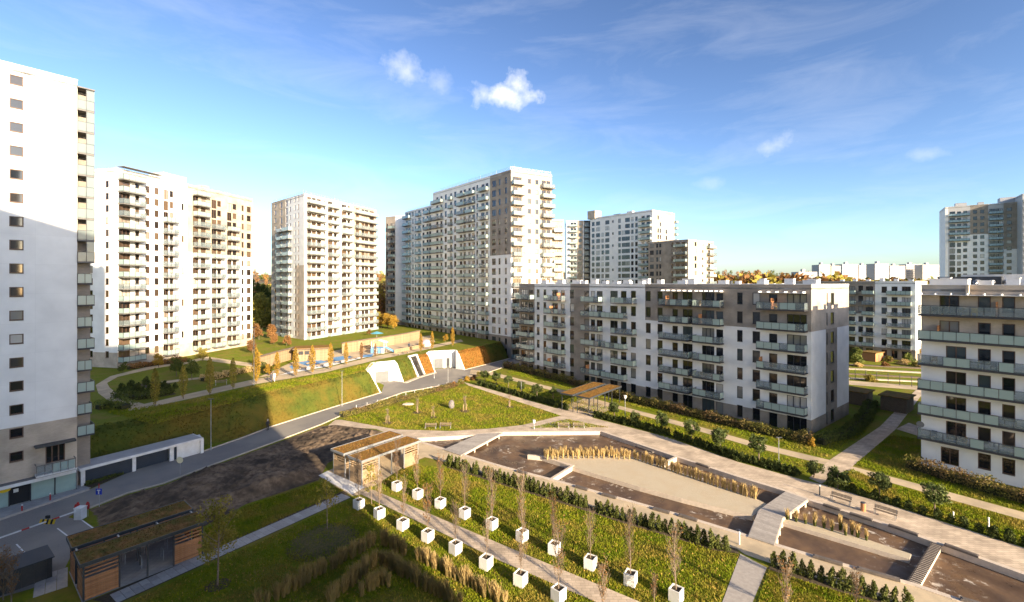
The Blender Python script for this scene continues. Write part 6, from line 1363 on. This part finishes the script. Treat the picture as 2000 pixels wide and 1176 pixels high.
# ------------------------------------------------------------------ people
def person(label, px, py, z, s, top, legs, hairc, stride=.25, rz=0.0):
    x, y = at(px, py, z); o = empty('person', (x, y, z), label, 'person', None, rz); o.scale = (s, s, s)
    V = [(0, 0, .95), (0, 0, 1.15), (0, 0, 1.42), (0, 0, 1.52), (0, .02, 1.64), (.2, 0, 1.40), (.25, .12, 1.12), (.24, .28, .92), (-.2, 0, 1.40), (-.25, -.1, 1.12), (-.24, -.02, .88), (.1, 0, .92), (.11, stride * .7, .52), (.11, stride * .5, .08), (.11, stride * .5 + .17, .05), (-.1, 0, .92), (-.11, -stride * .3, .50), (-.11, -stride, .10), (-.11, -stride + .16, .05), (0, .03, 1.74)]
    E = [(0, 1), (1, 2), (2, 3), (3, 4), (2, 5), (5, 6), (6, 7), (2, 8), (8, 9), (9, 10), (0, 11), (11, 12), (12, 13), (13, 14), (0, 15), (15, 16), (16, 17), (17, 18), (4, 19)]
    rad = [.16, .15, .17, .06, .10, .075, .055, .04, .075, .055, .04, .105, .075, .05, .045, .105, .075, .05, .045, .085]
    me = bpy.data.meshes.new('body'); me.from_pydata(V, E, []); sk_ = me.skin_vertices or None
    b = bpy.data.objects.new('body', me); COL.objects.link(b); b.parent = o
    md_ = b.modifiers.new('skin', 'SKIN'); sv = me.skin_vertices[0].data
    for k, r in enumerate(rad): sv[k].radius = (r, r)
    sv[0].use_root = True; b.modifiers.new('sub', 'SUBSURF').levels = 1
    m, t, bs = nodes_of('clothes'); tcn = t.nodes.new('ShaderNodeTexCoord'); sep = t.nodes.new('ShaderNodeSeparateXYZ'); t.links.new(tcn.outputs['Object'], sep.inputs[0]); mr = t.nodes.new('ShaderNodeMapRange'); mr.inputs[1].default_value = 0; mr.inputs[2].default_value = 2; t.links.new(sep.outputs[2], mr.inputs[0]); rp = t.nodes.new('ShaderNodeValToRGB'); rp.color_ramp.interpolation = 'CONSTANT'; t.links.new(mr.outputs[0], rp.inputs[0])
    e = rp.color_ramp.elements; e.new(.3); e.new(.6)
    for k, (p, c) in enumerate(((0, (.02, .02, .02)), (.05, legs), (.46, top), (.765, (.55, .38, .3)))): e[k].position = p; e[k].color = (*c, 1)
    t.links.new(rp.outputs[0], bs.inputs['Base Color']); bs.inputs['Roughness'].default_value = .85; me.materials.append(m)
    hm = mat('hair', hairc, rough=.7); q = MB(); q.tube([(0, -.02, 1.63), (0, -.025, 1.74), (0, 0, 1.83), (0, .0, 1.86)], [.10, .115, .085, .02], 10); q.build('hair', hm, o, smooth=True)
    return o
person('person in dark coat walking along the kerb below the slope', 523, 841, 0, .95, (.02, .022, .03), (.018, .018, .022), (.42, .38, .33), rz=.6)
person('person in white jacket walking on the podium path', 536, 746, ZP, 1.0, (.8, .78, .76), (.55, .53, .52), (.12, .08, .05), rz=1.0)
person('person in dark clothes walking beside the one in white', 530, 747, ZP, 1.0, (.05, .05, .06), (.05, .05, .07), (.06, .04, .03), rz=1.0)
person('person in blue standing at the play equipment', 799, 682, ZP, 1.0, (.06, .09, .16), (.04, .05, .08), (.08, .05, .03), .05)

# ------------------------------------------------------------------ garden between the two right blocks
def hut(label, px, py, w, d, h, rm, wm, rz, name='garden_hut'):
    x, y = at(px, py); o = empty(name, (x, y, 0), label, 'hut', None, rz); q = MB(); q.box(-w / 2, w / 2, -d / 2, d / 2, 0, h); q.build('hut_wall', wm, o); q = MB(); q.box(-w / 2 - .3, w / 2 + .3, -d / 2 - .3, d / 2 + .3, h + .01, h + .18); q.build('hut_roof', rm, o); q = MB(); q.box(-.45, .45, -d / 2 - .04, -d / 2 - .005, 0, 1.9); q.build('hut_door', bark_m, o)
    return o
hut('dark wooden bin hut with mossy roof beside the shaded path', 1752, 800, 4.6, 3.6, 2.5, sedum_m, bark_m, .65); hut('sunlit wooden hut with green roof before the far white block', 1704, 704, 4.4, 3.4, 2.4, sedum_m, wood_m, .5)
hut('small dark hut roof half hidden by the end of the row', 1672, 786, 4.2, 4, 2.3, sedum_m, bark_m, .65)
sheet('garden_path', pp([(1640, 742), (1900, 762), (1900, 770), (1640, 750)]), .012, sand_pave)
for k, (pya, pyb) in enumerate(((712, 717), (720, 726), (730, 736), (739, 743))):
    ga_, gb_ = at(1640, pya), at(1860, pyb + 6); q = MB(); q.bar((*ga_, .1 + .002 * k), (*gb_, .1 + .002 * k), 1.6 - .2 * k, .2); o = q.build('deck_terrace', (bark_m, stone_m)[k % 2]); tag(o, 'long low terrace step in the far garden, %s from the back' % ordw(k + 1), 'step', 'terrace steps in the far garden')
thin_tree('young_tree', 1753, 696, 4.6, 2.0, 1300, gold_m, 'golden small tree before the far white block', 31, low=.45, size=.24)
thin_tree('young_tree', 1792, 702, 4.4, 1.6, 900, gold_m, 'golden small tree half hidden by the near right block', 32, low=.45, size=.24)
o = put('round_bush', shrub_mesh(2.2, 4.0, 320, green_m, 1600, .28), None, (*at(1671, 708), 0)); tag(o, 'big rounded green bush at the corner of the far garden', 'shrub')
for k, (px, py, r_, h_, mm) in enumerate(((1775, 708, 1.6, 2.6, green_m), (1735, 706, 1.4, 1.6, hedge_m), (1728, 716, 1.0, 1.3, rust_m), (1765, 712, 1.6, 1.4, straw_m), (1700, 745, 1.3, 1.5, yg_m), (1676, 716, 1.2, 1.0, straw_m), (1790, 716, 1.5, 1.2, hedge_m))):
    o = put('round_bush', shrub_mesh(r_, h_, 330 + k, mm, 700, .2), None, (*at(px, py), 0)); tag(o, 'loose bush in the far garden between the blocks, %s in line' % ordw(k + 1), 'shrub', 'bushes in the far garden')
fr = empty('mesh_fence', (*at(1650, 738), 0), 'thin dark fence in the garden between the two right blocks', 'fence'); a, b = Vector(at3(1650, 738)), Vector(at3(1830, 762)); dv = b - a
pm_ = MB(); pm_.box(-.04, .04, -.04, .04, 0, 2.4); pme = pm_.mesh('post', [steel_d])
for k in range(9): put('post', pme, fr, tuple(dv * (k / 8)))
for z in (.2, 1.3, 2.35): q = MB(); q.bar((0, 0, z), (dv.x, dv.y, z), .03, .03); q.build('rail', steel_d, fr)
# ------------------------------------------------------------------ things on balconies
def on_balcony(b, i, u, off, z, name, label, cat, fn):
    p = b.loc(i, u, off, z); o = empty(name, (p[0] + b.o[0], p[1] + b.o[1], p[2] + b.o[2]), label, cat, None, b.rz(i)); fn(o); return o
def chair_fn(m):
    def f(o):
        q = MB(); q.box(-.25, .25, -.25, .25, .38, .44); q.build('seat', m, o); q = MB(); q.box(-.25, .25, .2, .25, .44, .9); q.build('backrest', m, o)
        lg = MB(); lg.box(-.02, .02, -.02, .02, 0, .38); lm = lg.mesh('leg', [m])
        for sx in (-.22, .22):
            for sy in (-.22, .22): put('leg', lm, o, (sx, sy, 0))
    return f
def table_fn(m):
    def f(o):
        q = MB(); q.box(-.5, .5, -.35, .35, .70, .74); q.build('table_top', m, o); lg = MB(); lg.box(-.03, .03, -.03, .03, 0, .7); lm = lg.mesh('leg', [m])
        for sx in (-.42, .42):
            for sy in (-.28, .28): put('leg', lm, o, (sx, sy, 0))
    return f
def pot_fn(m):
    def f(o):
        q = MB(); q.tube([(0, 0, 0), (0, 0, .35)], [.13, .19], 10); q.build('pot', stone_m, o); put('plant', shrub_mesh(.28, .6, 500, m, 160, .08), o, (0, 0, .33))
    return f
def screen_fn(o):
    for k in range(6): q = MB(); q.box(-.03, .03, -.55 + .19 * k, -.38 + .19 * k, 0, 1.7); q.build('slat', wood_m, o)
r2u = lambda p: R2.U(0, p)
on_balcony(R2, 0, r2u(1905), .7, FR[6], 'garden_chair', 'orange chair on the top balcony of the near right block', 'chair', chair_fn(yellow_m)); on_balcony(R2, 0, r2u(1920), .7, FR[5], 'side_table', 'pale table on the second balcony from the top at right', 'table', table_fn(white_m))
on_balcony(R2, 0, r2u(1812), .7, FR[5], 'potted_plant', 'potted plant at the corner of the second balcony from the top', 'plant', pot_fn(green_m)); on_balcony(R2, 0, r2u(1965), .7, FR[4], 'wooden_table', 'wooden table on the third balcony from the top at right', 'table', table_fn(wood_l)); on_balcony(R2, 0, r2u(1903), .8, FR[4], 'storage_chest', 'dark chest on the third balcony from the top at right', 'chest', table_fn(black_m))
for k, px in enumerate((1822, 1838, 1852, 1868)): on_balcony(R2, 0, r2u(px), .9, FR[3], 'potted_plant', 'pot plant on the crowded fourth balcony from the top, %s from the corner' % ordw(k + 1), 'plant', pot_fn((green_m, straw_m)[k % 2]))
on_balcony(R2, 0, r2u(1935), .8, FR[2], 'garden_chair', 'dark chair on the fifth balcony from the top at right', 'chair', chair_fn(black_m)); on_balcony(R2, 0, r2u(1975), .8, FR[2], 'side_table', 'dark table on the fifth balcony from the top at right', 'table', table_fn(bark_m))
q = MB(); q.tube([(0, 0, 0), (0, 0, .6)], .02, 6); x, y, z = R2.loc(0, r2u(1803), 1.3, FR[1] + 1.0); dsh = empty('satellite_dish', (x + R2.o[0], y + R2.o[1], z + R2.o[2]), 'satellite dish on the lowest balcony corner of the near right block', 'dish', None, R2.rz(0)); q.build('arm', steel_d, dsh); q = MB(); q.tube([(0, -.12, .6), (0, -.02, .6)], [.38, .1], 14); q.build('dish', gate_m, dsh)
mu = lambda p: M.U(0, p)
on_balcony(M, 0, mu(1517), .8, FM[6], 'garden_chair', 'orange chair on the top corner balcony of the seven-storey row', 'chair', chair_fn(yellow_m)); on_balcony(M, 0, mu(1550), .9, FM[6], 'potted_plant', 'orange pot plant on the top corner balcony of the row', 'plant', pot_fn(rust_m)); on_balcony(M, 0, mu(1490), .8, FM[3], 'wood_screen', 'brown slatted screen on a corner balcony half way up the row', 'screen', screen_fn); on_balcony(M, 0, mu(1562), .9, FM[5], 'potted_plant', 'green pot plant on the second corner balcony of the row', 'plant', pot_fn(yg_m))
on_balcony(M, 0, mu(1305), .9, FM[6], 'rattan_sofa', 'dark sofa on a top balcony in the middle of the row', 'sofa', table_fn(black_m)); on_balcony(M, 0, mu(1330), .8, FM[4], 'garden_chair', 'pale chair on a middle balcony of the row', 'chair', chair_fn(white_m))

# more furniture on the balconies of the two near blocks; the texts name floor and stack so that each can be found
FLN = {1: 'first', 2: 'second', 3: 'third', 4: 'fourth', 5: 'fifth', 6: 'sixth'}
pastel = mat('blue_cushion', (.10, .14, .22), (.08, .11, .18), rough=.8); laundry = mat('hung_laundry', (.6, .55, .52), (.5, .45, .44), rough=.9)
def rack_fn(o):
    q = MB(); q.bar((-.5, 0, .95), (.5, 0, .95), .02, .02); q.bar((-.5, -.3, .95), (.5, -.3, .95), .02, .02); q.bar((-.5, -.3, 0), (-.5, 0, .95), .02, .02); q.bar((.5, -.3, 0), (.5, 0, .95), .02, .02); q.build('frame', galv_m, o)
    for k in range(3): q = MB(); q.quad((-.4 + .28 * k, -.3, .94), (-.2 + .28 * k, -.3, .94), (-.2 + .28 * k, -.33, .45), (-.4 + .28 * k, -.33, .45)); q.build('cloth', (laundry, pastel, white_m)[k], o)
KINDS_ = [('garden_chair', 'dark chair', 'chair', chair_fn(black_m)), ('garden_chair', 'wooden chair', 'chair', chair_fn(wood_m)), ('side_table', 'wooden table', 'table', table_fn(wood_l)), ('potted_plant', 'leafy pot plant', 'plant', pot_fn(green_m)), ('potted_plant', 'yellow pot plant', 'plant', pot_fn(gold_m)), ('drying_rack', 'laundry rack', 'rack', rack_fn), ('wood_screen', 'slatted wooden screen', 'screen', screen_fn), ('garden_chair', 'blue cushioned chair', 'chair', chair_fn(pastel))]
STK = [('corner stack', 1578, 1484), ('second stack from the corner', 1414, 1360), ('third stack from the corner', 1352, 1294), ('stack beside the taupe strip', 1177, 1142), ('far white stack', 1105, 1070)]
rnd = random.Random(5)
for txt, pa, pb in STK:
    ua, ub = sorted((mu(pa), mu(pb)))
    for k in range(1, 7):
        ks = rnd.sample(KINDS_, 2)
        for j, (nm, tx, ct, fn) in enumerate(ks):
            if rnd.random() < .25: continue
            on_balcony(M, 0, ua + (ub - ua) * (.2 + .5 * j + rnd.uniform(-.05, .1)), rnd.uniform(.6, .9), FM[k], nm, '%s on the %s balcony up, long row, %s' % (tx, FLN[k], txt), ct, fn)
for k in range(1, 7):
    for j, (nm, tx, ct, fn) in enumerate(rnd.sample(KINDS_, 3)):
        on_balcony(R2, 0, r2u((1830, 1884, 1948)[j] + rnd.uniform(-6, 6)), .55, FR[k], nm, '%s at the window side of the %s balcony up, near right block' % (tx, FLN[k]), ct, fn)
